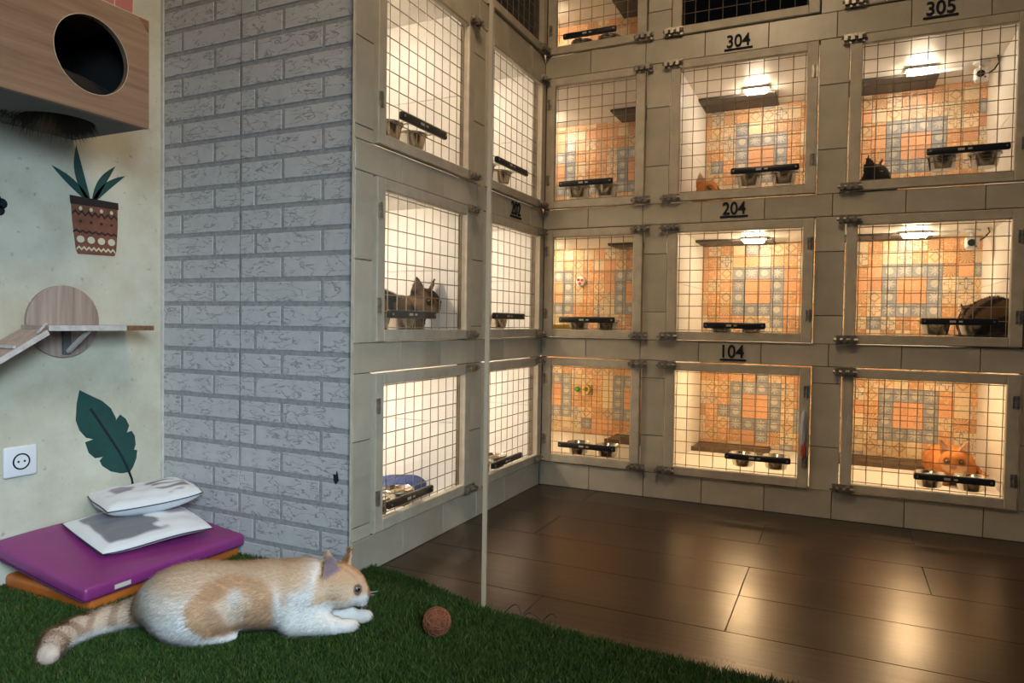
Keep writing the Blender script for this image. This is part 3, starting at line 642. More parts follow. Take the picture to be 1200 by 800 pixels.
# cat shelf with ramp
sh = empty('wall_shelf', (XL, -1.69, .71)); tag(sh, 'worn wooden cat shelf with a round backplate and a sloping ramp', 'shelf')
def sp(o): o.location = -Vector(sh.location); return o
XS = -.650
sp(MB().lathe([(.103, 0), (.103, .011), (.101, .012)], (XL, -1.694, .728), 40, 'x').build('backplate', MT['shelfwood'], sh, smooth=40))
sp(MB().box(XL+.013, XS, -1.812, -1.500, .7035, .718).build('board', MT['rampwood'], sh))
sp(MB().box(XS, XS+.0015, -1.812, -1.590, .7035, .7185).build('edge_band', MT['edge'], sh))
sp(MB().box(XS, XS+.001, -1.589, -1.500, .7035, .7175).build('bare_edge', MT['chip'], sh))
st = MB().tube([(XL+.022, -1.690, .642), (XS-.02, -1.690, .703)], .007, 4); sp(st.build('strut', MT['edge'], sh))
sp(MB().box(XL+.012, XL+.020, -1.702, -1.680, .634, .703).build('strut_plate', MT['darkbox'], sh))
rd = Vector((0, -.857, -.515)); rn = Vector((0, -.515, .857)); A = Vector((0, -1.817, .706)); Lr = .26
rp = MB(); c = [A, A+rd*Lr, A+rd*Lr-rn*.014, A-rn*.014]
rp.add([(x, p.y, p.z) for x in (XL+.013, XS) for p in c], [(0,1,2,3),(7,6,5,4),(0,4,5,1),(1,5,6,2),(2,6,7,3),(3,7,4,0)]); sp(rp.build('ramp', MT['rampwood'], sh))
rp = MB(); rp.add([(x, p.y, p.z) for x in (XS, XS+.002) for p in c], [(0,1,2,3),(7,6,5,4),(0,4,5,1),(1,5,6,2),(2,6,7,3),(3,7,4,0)]); sp(rp.build('edge_band', MT['edge'], sh))
for k in range(3):
    q = A+rd*(.09+.075*k)+rn*.004; sp(MB().tube([(XL+.02, q.y, q.z), (XS-.002, q.y, q.z)], .005, 4).build('ramp_cleat', MT['edge'], sh))
sp(MB().tube([(XS-.03, -1.800, .722), (XS+.005, -1.842, .700)], .004, 5).build('hinge_strap', MT['edge'], sh))

# ================================================================== MATTRESSES AND CUSHIONS
om = empty('floor_mattress', (-.6, -1.62, .006)); tag(om, 'orange vinyl mattress lying under the purple mattress on the turf', 'mattress')
def put(o, r): o.location = -Vector(r.location); return o
put(rounded(-.778, -.418, -2.3+.445, -1.378, .006, .048, .012, 3, cuts=6).build('cover', MT['orange'], om, smooth=60), om)
pip = MB().tube([(-.776, -1.8556, .012), (-.43, -1.8556, .012), (-.4195, -1.848, .012), (-.4175, -1.84, .012), (-.4175, -1.39, .012)], .003, 6); put(pip.build('piping', MT['orange'], om), om)
def tilt(c):
    t = (-.39-c.x)/.39; return Vector((c.x, c.y, c.z+.058*max(0, t)**1.15+.006*math.sin((c.y+1.9)*9)*max(0, t)))
pm = empty('floor_mattress', (-.58, -1.65, .05)); tag(pm, 'purple vinyl mattress on top of the orange one, carrying two cushions', 'mattress')
put(rounded(-.777, -.388, -1.889, -1.386, .0495, .0865, .010, 3, tilt, cuts=8).build('cover', MT['purple'], pm, smooth=60), pm)
pp = [tilt(Vector((x, -1.8905, .054))) for x in np.linspace(-.77, -.392, 14)]; put(MB().tube(pp, .0022, 6).build('piping', MT['purple_dark'], pm), pm)
put(MB().box(-.3885, -.3868, -1.812, -1.768, .060, .071).build('fabric_tag', MT['print'], pm), pm)

def cushion(name, label, cen, rx, ry, puff, rz, tiltx, tilty, paint, wob, low=.8, nx=44):
    root = empty(name, cen); root.rotation_euler = (tiltx, tilty, rz); tag(root, label, 'cushion', 'two printed cushions')
    us = np.linspace(-1, 1, nx); vs, cs, fs = [], [], []
    for side in (1, -1):
        base_i = len(vs)
        for v in us:
            for u in us:
                eu, ev = 1-.10*(1-u*u)*0-.06*abs(v)**2*0, 1
                pin = 1-.075*(1-abs(u)**2)*0
                x = u*rx*(1-.06*(1-v*v))if False else u*rx*(1-.07*(1-(1-v*v))*0-.045*(1-v*v)*abs(u)); y = v*ry*(1-.045*(1-u*u)*abs(v))
                hgt = puff*max(0, (1-abs(u)**2.6))**.46*max(0, (1-abs(v)**2.6))**.46
                wz = wob(u, v); edgef = max(0, min(1, 4*(1-max(abs(u), abs(v)))))
                x *= 1-.07*u*u*v*v; y *= 1-.07*u*u*v*v
                wr = .0034*math.sin(u*9+v*4)*math.sin(v*7-u*3)*edgef
                vs.append((x, y, wz+side*hgt*(1 if side > 0 else low)+(wr if side > 0 else 0))); cs.append(paint(u, v) if side > 0 else (.62, .63, .66))
        for j in range(nx-1):
            for i in range(nx-1):
                a = base_i+j*nx+i; fs.append((a, a+1, a+nx+1, a+nx) if side > 0 else (a, a+nx, a+nx+1, a+1))
    V_ = np.array(vs); me = np_mesh('cover', V_, np.array(fs), MT['cushion'], np.array(cs)); cv = ob('cover', me, root)
    ring = [(u, -1) for u in us]+[(1, v) for v in us[1:]]+[(u, 1) for u in us[::-1][1:]]+[(-1, v) for v in us[::-1][1:]]
    pts = [(u*rx*(1-.045*(1-v*v)*abs(u))*(1-.07*u*u*v*v), v*ry*(1-.045*(1-u*u)*abs(v))*(1-.07*u*u*v*v), wob(u, v)) for u, v in ring]
    MB().tube(pts, .0017, 6).build('piping', MT['navy'], root, smooth=60)
    return root
def sm(a, b, x): t = max(0, min(1, (x-a)/(b-a))); return t*t*(3-2*t)
def mixc(a, b, t): return tuple(a[i]+(b[i]-a[i])*t for i in range(3))
WHT = (.66, .66, .66)
def paint_low(u, v):
    c = WHT; n_ = .06*math.sin(u*13+v*5)+.05*math.sin(v*17-u*8)
    c = mixc(c, (.17, .165, .18), sm(.03, -.03, v-.12+n_)*sm(-.82, -.76, v)*sm(-.74, -.68, u)*sm(.80, .74, u))
    d = math.hypot((u+.25)/.5, (v-.62)/.34)+n_; c = mixc(c, (.36, .28, .32), sm(1.05, .8, d)); return c
def paint_up(u, v):
    c = WHT; n_ = .08*math.sin(u*11+v*7)+.06*math.sin(v*19-u*9)
    d = math.hypot((u+.15)/.35, (v+.45)/.25)+n_; c = mixc(c, (.27, .20, .235), sm(1.05, .85, d))
    d = math.hypot((u-.0)/.75, (v-.45)/.42)+n_; st_ = sm(-.1, .5, math.sin((u*.9+v*.2)*17)+.4); c = mixc(c, (.22, .165, .19), sm(1.05, .85, d)*st_); return c
cushion('cushion', 'flatter white cushion with a dark grey printed panel, lying directly on the purple mattress', (-.592, -1.592, .1400), .142, .165, .026, R(-12), 0, R(7.0), paint_low, lambda u, v: .004*math.sin(v*3.0+.6)-.003*u*u, .85)
cushion('cushion', 'plumper white cushion with mauve print and dark piping, resting on the flatter cushion', (-.650, -1.528, .203), .112, .140, .030, R(-20), R(2), R(3), paint_up, lambda u, v: .008*v*v*(1 if v > 0 else .4)+.003*math.sin(u*3), 1.45)

# sisal ball
bl = empty('toy_ball', (.409, -1.575, .013)); tag(bl, 'small rust-orange woven toy ball on the turf before the glass joint', 'ball')
bm = bmesh.new(); bmesh.ops.create_icosphere(bm, subdivisions=4, radius=.0315)
mb = MB(); bm.verts.index_update(); mb.v = [tuple(v.co+Vector((0, 0, .0315))) for v in bm.verts]; mb.f = [tuple(v.index for v in f.verts) for f in bm.faces]; bm.free()
core = mb.build('core', MT['ball'], bl, smooth=180)
th_ = MB()
for k in range(46):
    ax = Vector(rng.normal(size=3)).normalized(); a = ax.orthogonal().normalized(); b = ax.cross(a); h_ = rng.uniform(-.7, .7)*.0315; rr = math.sqrt(.0322**2-h_**2)
    t0 = rng.uniform(0, 6.28); L_ = rng.uniform(2, 5)
    th_.tube([Vector((0, 0, .0315))+ax*h_+(a*math.cos(t0+L_*i/14)+b*math.sin(t0+L_*i/14))*(rr+.0006*math.sin(i*1.7)) for i in range(15)], .0011, 4)
th_.build('thread', MT['ballthread'], bl, smooth=60)
# thin cable at the turf edge
cb = MB(); 
cb.tube([(.50+.14*t, -1.398-.012*t+.014*math.sin(t*9), .016+.022*abs(math.sin(t*8.5))) for t in np.linspace(0, 1, 40)], .0016, 6)
tag(cb.build('cable', MT['black'], smooth=60), 'thin dark looping cable at the turf edge right of the glass joint', 'cable')

# ================================================================== CATS (smooth-union distance fields, meshed by surface nets)
def ell(P, c, r, rot=None):
    q = P-np.array(c)
    if rot is not None: q = q@rot
    r = np.array(r); k0 = np.linalg.norm(q/r, axis=-1); k1 = np.linalg.norm(q/(r*r), axis=-1); return k0*(k0-1)/np.maximum(k1, 1e-9)
def cone(P, a, b, ra, rb):
    a, b = np.array(a, float), np.array(b, float); d = b-a; t = np.clip(((P-a)@d)/(d@d), 0, 1); return np.linalg.norm(P-(a+t[..., None]*d), axis=-1)-(ra+(rb-ra)*t)
def smin(a, b, k): h_ = np.clip(.5+.5*(b-a)/k, 0, 1); return b+(a-b)*h_-k*h_*(1-h_)
def rotz(t): c, s = math.cos(t), math.sin(t); return np.array([[c, -s, 0], [s, c, 0], [0, 0, 1.]])
def roty(t): c, s = math.cos(t), math.sin(t); return np.array([[c, 0, s], [0, 1, 0], [-s, 0, c]])
def rotx(t): c, s = math.cos(t), math.sin(t); return np.array([[1, 0, 0], [0, c, -s], [0, s, c]])
def surface_nets(f, lo, hi, h):
    ax = [np.arange(lo[i], hi[i]+h, h) for i in range(3)]; G = np.stack(np.meshgrid(*ax, indexing='ij'), -1); F = f(G); s = F < 0
    nx, ny, nz = F.shape; cnt = np.zeros((nx-1, ny-1, nz-1)); acc = np.zeros((nx-1, ny-1, nz-1, 3))
    corners = [(i, j, k) for i in (0, 1) for j in (0, 1) for k in (0, 1)]
    def cc(A, c): return A[c[0]:nx-1+c[0], c[1]:ny-1+c[1], c[2]:nz-1+c[2]]
    for a in corners:
        for d in range(3):
            if a[d] == 0:
                b = list(a); b[d] = 1; fa, fb = cc(F, a), cc(F, b); x = (fa < 0) != (fb < 0)
                t = np.where(x, fa/np.where(x, fa-fb, 1), 0); p = np.zeros(acc.shape); p[...] = a; p[..., d] = t; acc += np.where(x[..., None], p, 0); cnt += x
    act = cnt > 0; idx = -np.ones(act.shape, int); idx[act] = np.arange(act.sum())
    cell = np.argwhere(act); V = np.array(lo)+(cell+acc[act]/cnt[act][:, None])*h; Q = []
    for d in range(3):
        e, g_ = [(1, 2), (2, 0), (0, 1)][d]; sl0 = [slice(None)]*3; sl1 = [slice(None)]*3; sl0[d] = slice(0, -1); sl1[d] = slice(1, None)
        x = s[tuple(sl0)] != s[tuple(sl1)]; I = np.argwhere(x); I = I[(I[:, e] > 0) & (I[:, g_] > 0) & (I[:, e] < F.shape[e]-1) & (I[:, g_] < F.shape[g_]-1)]
        if not len(I): continue
        def at(o1, o2): J = I.copy(); J[:, e] -= o1; J[:, g_] -= o2; return idx[J[:, 0], J[:, 1], J[:, 2]]
        q = np.stack([at(1, 1), at(0, 1), at(0, 0), at(1, 0)], 1); fl_ = ~s[tuple(I.T)]; q[fl_] = q[fl_][:, ::-1]; Q.append(q)
    Q = np.concatenate(Q)
    e_ = 1e-4; nrm = np.stack([f(V+np.eye(3)[i]*e_)-f(V-np.eye(3)[i]*e_) for i in range(3)], -1); nrm /= np.linalg.norm(nrm, axis=1, keepdims=True)+1e-12
    return V, Q, nrm
def vnoise(P, sc, seed=0):
    r_ = np.random.default_rng(seed); out = np.zeros(P.shape[:-1])
    for k in range(7):
        d = r_.normal(size=3); d /= np.linalg.norm(d); out += np.sin(P@d*sc*r_.uniform(.6, 1.8)+r_.uniform(0, 6.3))
    return out/7
def ssm(a, b, x): t = np.clip((x-a)/(b-a), 0, 1); return t*t*(3-2*t)
def lerp(c, col, t): return c+(np.array(col)-c)*t[:, None]
def fur(V, Q, nrm, colf, flow, count, length, name, parent, seed=1, lenf=None, width=.00055):
    r_ = np.random.default_rng(seed); T3 = np.concatenate([Q[:, [0, 1, 2]], Q[:, [0, 2, 3]]]); a, b, c = V[T3[:, 0]], V[T3[:, 1]], V[T3[:, 2]]
    ar = np.linalg.norm(np.cross(b-a, c-a), axis=1); k = r_.choice(len(T3), count, p=ar/ar.sum()); u, v = r_.uniform(size=(2, count)); m = u+v > 1; u[m], v[m] = 1-u[m], 1-v[m]
    P = a[k]+(b[k]-a[k])*u[:, None]+(c[k]-a[k])*v[:, None]; Nn = nrm[T3[k, 0]]
    F_ = flow(P); F_ = F_-Nn*np.sum(F_*Nn, 1, keepdims=True); F_ /= np.linalg.norm(F_, axis=1, keepdims=True)+1e-9
    F_ = F_+r_.normal(0, .28, P.shape); L_ = length*r_.uniform(.6, 1.25, count)*(lenf(P) if lenf else 1)
    side_ = np.cross(Nn, F_); side_ /= np.linalg.norm(side_, axis=1, keepdims=True)+1e-9
    p1 = P+(Nn*.42+F_*.35)*(L_*.55)[:, None]; p2 = P+(Nn*.45+F_*.95)*L_[:, None]; w_ = width
    VV = np.stack([P-side_*w_-Nn*.001, P+side_*w_-Nn*.001, p1+side_*w_*.8, p1-side_*w_*.8, p2], 1).reshape(-1, 3); i5 = np.arange(count)*5
    TT = np.stack([np.stack([i5, i5+2, i5+1], 1), np.stack([i5, i5+3, i5+2], 1), np.stack([i5+3, i5+4, i5+2], 1)], 1).reshape(-1, 3)
    C_ = np.repeat(np.clip(colf(P, Nn)*r_.uniform(.82, 1.16, (count, 1)), 0, 1), 5, 0); NN = Nn*.8+F_*.25; NN /= np.linalg.norm(NN, axis=1, keepdims=True)
    o = ob(name, np_mesh(name, VV, TT, MT['strand'], C_, np.repeat(NN, 5, 0)), parent); o['kind'] = 'stuff'; return o
def union(P, prims):
    d = None
    for p in prims:
        k = p[-1]
        if p[0] == 'e': q = ell(P, p[1], p[2], p[3] if len(p) > 4 else None)
        else: q = cone(P, p[1], p[2], p[3], p[4])
        d = q if d is None else smin(d, q, k)
    return d
def eye_parts(root, c, fwd, r, m_):
    c, fwd = Vector(c), Vector(fwd).normalized()
    mb = MB().lathe([(.001, -r), (r*.6, -r*.8), (r*.95, -r*.3), (r, 0), (r*.9, r*.4), (r*.6, r*.75), (r*.25, r*.93), (.0003, r*.96)], (0, 0, 0), 14)
    e = mb.build('eye', m_, root, smooth=180, loc=c); e.rotation_euler = fwd.to_track_quat('Z', 'Y').to_euler(); e.scale = (1, .70, 1)
    MB().lathe([(r*.58, r*.74), (r*.56, r*.84), (r*.3, r*.97), (.0003, r*1.0)], (0, 0, 0), 12).build('pupil', MT['pupil'], e, smooth=180)

# ---- the white and cream cat on the turf: local x forward, y to its left, z up
HD = math.atan2(.572, .82)
cat = empty('cat', (0, -1.735, .012), HD); tag(cat, 'white and cream-orange cat crouching on the green turf, looking right', 'cat')
HC = np.array([.211, -.018, .096]); HR = rotz(R(-14))@roty(R(6))          # head centre and turn
def hp(x, y, z): return tuple(HC+HR@np.array([x, y, z]))
def ear(P, base, tip, out, wd, thk):      # flattened triangular ear, slightly cupped
    base, tip, out = (np.array(v, float) for v in (base, tip, out)); ax = tip-base; L_ = np.linalg.norm(ax); ax /= L_; out = out-ax*(out@ax); out /= np.linalg.norm(out); sd = np.cross(ax, out)
    q = P-base; h_ = q@ax; t = np.clip(h_/L_, 0, 1); wv = wd*(1-t**1.25)+.002; s_ = q@sd; o_ = q@out+3.5*s_**2*(1-.3*t)
    dx = np.abs(s_)-wv; dz = np.abs(o_)-thk*(1-.55*t); dh = np.maximum(-h_-.012, h_-L_)
    return np.maximum(np.maximum(dx*.8, dz), dh)
EARS = [(hp(-.020, -.032, .022), hp(-.036, -.048, .099), HR@np.array([.66, -.75, .1])), (hp(-.010, .028, .032), hp(-.004, .044, .086), HR@np.array([.75, .6, .1]))]
def body_main(P):
    pr = [('e', (-.035, 0, .078), (.175, .092, .073), .02), ('e', (-.145, .0, .075), (.105, .094, .075), .04), ('e', (-.115, -.062, .050), (.085, .046, .054), .03), ('e', (-.115, .062, .050), (.085, .046, .054), .03),
          ('e', (.075, -.004, .079), (.11, .078, .070), .04), ('e', (.125, -.008, .072), (.062, .066, .062), .03), ('c', (.12, -.008, .098), (.19, -.016, .100), .056, .046, .03),
          ('e', tuple(HC), (.049, .047, .044), HR, .02), ('e', hp(.010, -.018, -.015), (.032, .030, .026), HR, .015), ('e', hp(.010, .018, -.015), (.032, .030, .026), HR, .015),
          ('e', hp(.040, 0, -.018), (.022, .021, .017), HR, .014), ('c', hp(.030, 0, .010), hp(.055, 0, -.008), .017, .009, .012), ('e', hp(.045, 0, -.032), (.015, .014, .010), HR, .010),
          ('e', hp(-.02, 0, .012), (.038, .040, .030), HR, .02),
          ('c', (.10, -.062, .036), (.195, -.066, .020), .034, .020, .022), ('e', (.222, -.062, .017), (.027, .019, .016), .008), ('c', (.13, .01, .036), (.225, -.012, .022), .032, .019, .02), ('e', (.253, -.016, .018), (.026, .018, .016), .008),
          ('e', (-.075, -.072, .012), (.055, .020, .014), .014),
          ('c', (-.20, .01, .062), (-.262, .030, .040), .042, .031, .035), ('c', (-.262, .030, .040), (-.325, .018, .029), .031, .0265, .012), ('c', (-.325, .018, .029), (-.372, -.022, .026), .0265, .026, .010), ('c', (-.372, -.022, .026), (-.394, -.078, .026), .026, .026, .010), ('c', (-.394, -.078, .026), (-.384, -.132, .024), .026, .0215, .010)]
    d = union(P, pr)
    for b, t, o_ in EARS: d = smin(d, ear(P, b, t, o_, .0255, .0046), .006)
    d = np.maximum(d, -P[..., 2]+.0)
    return d
def col_main(P, Nn):
    s, t, z = P[:, 0], P[:, 1], P[:, 2]; n1 = vnoise(P, 38, 3); n2 = vnoise(P, 95, 4)
    W_, L_, O_, D_ = (.80, .76, .71), (.70, .49, .32), (.60, .36, .20), (.46, .25, .13)
    c = np.tile(np.array(W_), (len(P), 1))
    # cream back
    c = lerp(c, L_, ssm(.100, .128, z+.012*n1)*ssm(-.235, -.19, s)*ssm(.16, .10, s)*.9)
    # cream on the upper haunch
    c = lerp(c, L_, ssm(1.15, .75, np.hypot((s+.165)/.06, (z-.115)/.05)+.25*n1)*.35)
    # dark saddle patch over the flank
    d = np.hypot((s+.032)/.092, (z-.078)/.066)+.22*n1+.14*n2
    c = lerp(c, L_, ssm(1.15, .9, d)*.8); rg = ssm(1.15, .95, d)*ssm(.38, .66, d); c = lerp(c, O_, rg*.95); c = lerp(c, D_, rg*ssm(.0, .5, n2+.3*n1)*.55)
    d = np.hypot((s+.060+.35*(z-.06))/.021, (z-.045)/.058)+.25*n2; c = lerp(c, D_, ssm(1.15, .6, d)*.8)
    d = np.hypot((s-.022)/.030, (z-.055)/.058)+.3*n2; c = lerp(c, O_, ssm(1.1, .6, d)*.9)
    c = lerp(c, W_, ssm(1.2, .3, np.hypot((s+.006)/.020, (z-.020)/.022)+.3*n2)*.8)
    c = lerp(c, W_, ssm(1.2, .2, np.hypot((s+.028)/.018, (z-.100)/.020)+.7*n2+.4*n1)*.6)
    # shoulder stripes
    c = lerp(c, O_, ssm(.35, .8, np.sin(s*95+n1*1.2))*ssm(.035, .06, s)*ssm(.105, .085, s)*ssm(.06, .095, z)*.55)
    c = lerp(c, L_, ssm(.055, .08, s)*ssm(.15, .11, s)*ssm(.095, .12, z)*.7)
    # head
    H_ = (P-HC)@HR; hx, hy, hz = H_[:, 0], H_[:, 1], H_[:, 2]; inh = ssm(-.060, -.040, hx)*ssm(-.055, -.04, hz)*(s > .14)
    c = lerp(c, L_, inh*ssm(-.036, -.010, hz+.004*n1)*.95); c = lerp(c, O_, inh*ssm(.004, .03, hz)*.75)
    c = lerp(c, O_, inh*ssm(.010, .004, np.abs(hz+.006-.25*hx))*ssm(.02, .0, hx)*ssm(.028, .04, np.abs(hy))*.55)
    c = lerp(c, D_, inh*ssm(.3, .8, np.sin(np.abs(hy)*330+1.2))*ssm(.012, .024, hz)*ssm(.04, .02, np.abs(hy))*.45)
    c = lerp(c, W_, ssm(.024, .036, hx)*ssm(-.004, -.014, hz)*inh); c = lerp(c, (.62, .40, .26), ssm(.028, .040, hx)*ssm(-.008, .002, hz)*inh*.7)
    c = lerp(c, (.42, .17, .13), ssm(.0565, .0600, hx)*ssm(-.018, -.012, hz)*ssm(.012, .007, np.abs(hy))*inh)
    c = lerp(c, (.25, .12, .09), inh*(hx > .048)*ssm(.0022, .0008, np.abs(hz+.0265))*ssm(.014, .010, np.abs(hy))*.6)
    c = lerp(c, W_, ssm(.030, .014, z)*(s < .06)*(s > -.22)*.9)
    for b, tp, o_ in EARS:
        b, tp, o_ = np.array(b), np.array(tp), np.array(o_); q = P-b; hh = q@(tp-b)/np.sum((tp-b)**2); m_ = ssm(.12, .25, hh)*ssm(.006, .002, ear(P, b, tp, o_, .0255, .0046))
        c = lerp(c, O_, m_*.9); c = lerp(c, (.33, .22, .23), m_*ssm(-.1, .35, Nn@o_)*ssm(.86, .72, hh)*ssm(.006, .001, ear(P, b, tp, o_, .0175, .0046)))
    for sy in (-1, 1):
        de = np.linalg.norm(P-np.array(hp(.0405, sy*.0268, .0065)), axis=1); c = lerp(c, (.10, .05, .035), ssm(.0138, .0118, de)*.8)
    # tail: rings and pale underside
    tl = s < -.235; ph = np.where(s > -.35, -s*1.0, .35-(t+.01)*1.0)
    tc_ = np.where((np.sin(ph*150+.6*n1) > .25)[:, None], np.array([[.40, .26, .17]]), np.array([[.62, .46, .34]]))
    mt = ssm(-.225, -.262, s)*ssm(.012, .03, z+.004*n1); c = c+(tc_-c)*mt[:, None]; c = lerp(c, (.66, .52, .42), ssm(-.110, -.135, t)*tl)
    c = lerp(c, (.62, .50, .42), ssm(.21, .235, s)*ssm(.034, .02, z)*.35)
    return np.clip(c, 0, 1)
def flow_main(P):
    f_ = np.tile(np.array([-1., 0, -.25]), (len(P), 1)); tl = P[:, 0] < -.35; f_[tl] = [-.1, -1, 0]; pw = (P[:, 0] > .19) & (P[:, 2] < .04); f_[pw] = [1, 0, -.3]; return f_
V, Q, Nr = surface_nets(body_main, (-.44, -.20, -.012), (.30, .13, .205), .0042)
me = np_mesh('body', V, Q, MT['fur'], col_main(V, Nr), Nr); ob('body', me, cat)
fur(V, Q, Nr, col_main, flow_main, 60000, .0105, 'fur', cat, lenf=lambda P: np.where(P[:, 0] < -.25, 1.1, 1)*np.where(np.linalg.norm(P-HC, axis=1) < .085, .42, 1)*np.where((P[:, 0] > .19) & (P[:, 2] < .035), .4, 1))
for sy in (-1, 1): eye_parts(cat, hp(.0355, sy*.0232, .0065), HR@np.array([.72, sy*.69, .05]), .0112, MT['eye'])
wk = MB()
for sy in (-1, 1):
    for k in range(6):
        a = Vector(hp(.050, sy*.012, -.018-.0018*(k % 3))); d_ = Vector(HR@np.array([.25+.08*k, sy*1., -.35+.12*k])).normalized(); wk.tube([a, a+d_*.022+Vector((0, 0, -.001)), a+d_*.042+Vector((0, 0, -.007))], .0004, 4, r1=.00015)
wk.build('whisker', MT['whisker'], cat)
for c0, c1 in ((.222, -.062), (.253, -.016)):
    tb_ = MB()
    for k in (-1, 0, 1): tb_.tube([(c0+.0235, c1+k*.0075, .0215), (c0+.0272, c1+k*.0078, .012)], .0007, 4)
    tb_.build('toe_crease', MT['terracotta'], cat)

# ---- smaller cats seen through the wire
def small_cat(name, label, loc, rz, headrel, hyaw, hpitch, colf, body, eyes, h=.0065, strands=9000, headr=1., furlen=.010):
    root = empty(name, loc, rz); tag(root, label, 'cat')
    hc = np.array(headrel); hr = rotz(hyaw)@roty(hpitch)
    hq = lambda x, y, z: tuple(hc+hr@(np.array([x, y, z])*headr))
    ears_ = [(hq(-.012, s_*.030, .028), hq(-.014, s_*.046, .078), hr@np.array([.8, s_*.55, .1])) for s_ in (-1, 1)]
    hd = [('e', tuple(hc), (.047*headr, .047*headr, .043*headr), hr, .02), ('e', hq(.010, -.019, -.014), (.03*headr, .03*headr, .026*headr), hr, .015), ('e', hq(.010, .019, -.014), (.03*headr, .03*headr, .026*headr), hr, .015), ('e', hq(.038, 0, -.018), (.021*headr, .021*headr, .016*headr), hr, .014), ('c', hq(.028, 0, .008), hq(.05, 0, -.009), .016*headr, .008*headr, .012)]
    def f_(P):
        d = union(P, body+hd)
        for b, t, o_ in ears_: d = smin(d, ear(P, b, t, o_, .024*headr, .0055), .006)
        return np.maximum(d, -P[..., 2])
    V, Q, Nr = surface_nets(f_, (-.30, -.16, -.014), (.24, .16, .27), h)
    cf = lambda P, Nn: colf(P, Nn, (P-hc)@hr/headr, ears_)
    ob('body', np_mesh('body', V, Q, MT['fur'], cf(V, Nr), Nr), root)
    fur(V, Q, Nr, cf, lambda P: np.tile(np.array([-1., 0, -.3]), (len(P), 1)), strands, furlen, 'fur', root, width=.0009, lenf=lambda P: np.where(np.linalg.norm(P-hc, axis=1) < .075, .4, 1))
    for s_ in (-1, 1): eye_parts(root, hq(.0358, s_*.0232, .0065), hr@np.array([.76, s_*.65, .05]), .0096*headr, eyes)
    return root
def ears_paint(c, P, Nn, ears_, outer, inner):
    for b, tp, o_ in ears_:
        b, tp, o_ = np.array(b), np.array(tp), np.array(o_); hh = (P-b)@(tp-b)/np.sum((tp-b)**2); m_ = ssm(.12, .25, hh)*(ear(P, b, tp, o_, .026, .0055) < .004)
        c = lerp(c, outer, m_); c = lerp(c, inner, m_*ssm(-.1, .35, Nn@o_)*ssm(.95, .8, hh))
    return c
def col_orange(P, Nn, H_, ears_):
    n1 = vnoise(P, 50, 8); c = np.tile(np.array([.62, .24, .07]), (len(P), 1)); c = lerp(c, (.50, .16, .04), ssm(.2, .7, np.sin(P[:, 0]*80+n1*2))*.5)
    c = lerp(c, (.74, .46, .24), ssm(.02, .036, H_[:, 0])*ssm(.0, -.012, H_[:, 2])*(np.linalg.norm(H_, axis=1) < .07)); c = lerp(c, (.55, .22, .16), (H_[:, 0] > .0525)*ssm(.012, .008, np.abs(H_[:, 1]))*(np.abs(H_[:, 2]+.010) < .008))
    for sy in (-1, 1): c = lerp(c, (.16, .06, .02), ssm(.0165, .0125, np.linalg.norm(H_-np.array([.040, sy*.0265, .0065]), axis=1))*.8)
    c = lerp(c, (.72, .44, .24), ssm(.012, .0, P[:, 2])*.5); return ears_paint(c, P, Nn, ears_, (.62, .30, .12), (.72, .45, .32))
def col_tabby(P, Nn, H_, ears_, k=1.):
    n1 = vnoise(P, 60, 12); n2 = vnoise(P, 120, 13); c = np.tile(np.array([.33, .185, .085])*k, (len(P), 1)); st = ssm(-.05, .35, np.sin(P[:, 0]*64+P[:, 2]*30+n1*4)+.5*n2)
    c = lerp(c, np.array([.055, .038, .024])*k, st*.92); inh = np.linalg.norm(H_, axis=1) < .065
    c = lerp(c, np.array([.42, .24, .12])*k, inh*ssm(.0, .03, -H_[:, 1])*ssm(.03, .0, H_[:, 2])*.7); c = lerp(c, np.array([.09, .06, .04])*k, inh*ssm(.2, .7, np.sin(H_[:, 1]*230))*ssm(.008, .02, H_[:, 2])*.8)
    c = lerp(c, np.array([.46, .33, .21])*k, inh*ssm(.026, .038, H_[:, 0])*ssm(-.004, -.016, H_[:, 2])*.9); c = lerp(c, np.array([.30, .13, .09])*k, inh*(H_[:, 0] > .052)*ssm(.012, .008, np.abs(H_[:, 1]))*(np.abs(H_[:, 2]+.010) < .008))
    for sy in (-1, 1): c = lerp(c, (.015, .010, .008), ssm(.016, .012, np.linalg.norm(H_-np.array([.040, sy*.0265, .0065]), axis=1))*.8)
    return ears_paint(c, P, Nn, ears_, np.array([.20, .10, .05])*k, np.array([.55, .27, .16])*k)
def col_dark(P, Nn, H_, ears_): return np.clip(ears_paint(np.tile(np.array([.035, .030, .030]), (len(P), 1))*(1+.3*vnoise(P, 70, 5))[:, None], P, Nn, ears_, (.04, .035, .034), (.10, .07, .06)), 0, 1)
loaf = [('e', (-.06, 0, .062), (.135, .085, .062), .02), ('e', (-.125, 0, .060), (.085, .088, .062), .04), ('e', (.035, 0, .062), (.075, .068, .058), .04), ('c', (.05, 0, .07), (.085, 0, .085), .045, .04, .03),
        ('c', (.05, -.04, .022), (.105, -.035, .016), .024, .016, .02), ('c', (.05, .04, .022), (.105, .035, .016), .024, .016, .02), ('c', (-.19, .03, .03), (-.15, .095, .024), .026, .022, .02), ('c', (-.15, .095, .024), (-.04, .115, .02), .022, .017, .02)]
crouch = [('e', (-.07, 0, .088), (.115, .080, .082), .02), ('e', (-.10, 0, .095), (.090, .086, .088), .04), ('e', (.03, 0, .075), (.075, .064, .07), .04), ('c', (.04, 0, .09), (.08, 0, .125), .048, .04, .03),
        ('c', (.05, -.035, .03), (.095, -.035, .016), .024, .017, .02), ('c', (.05, .035, .03), (.095, .035, .016), .024, .017, .02), ('c', (-.19, .03, .03), (-.15, .095, .024), .026, .022, .02), ('c', (-.15, .095, .024), (-.04, .115, .02), .022, .017, .02)]
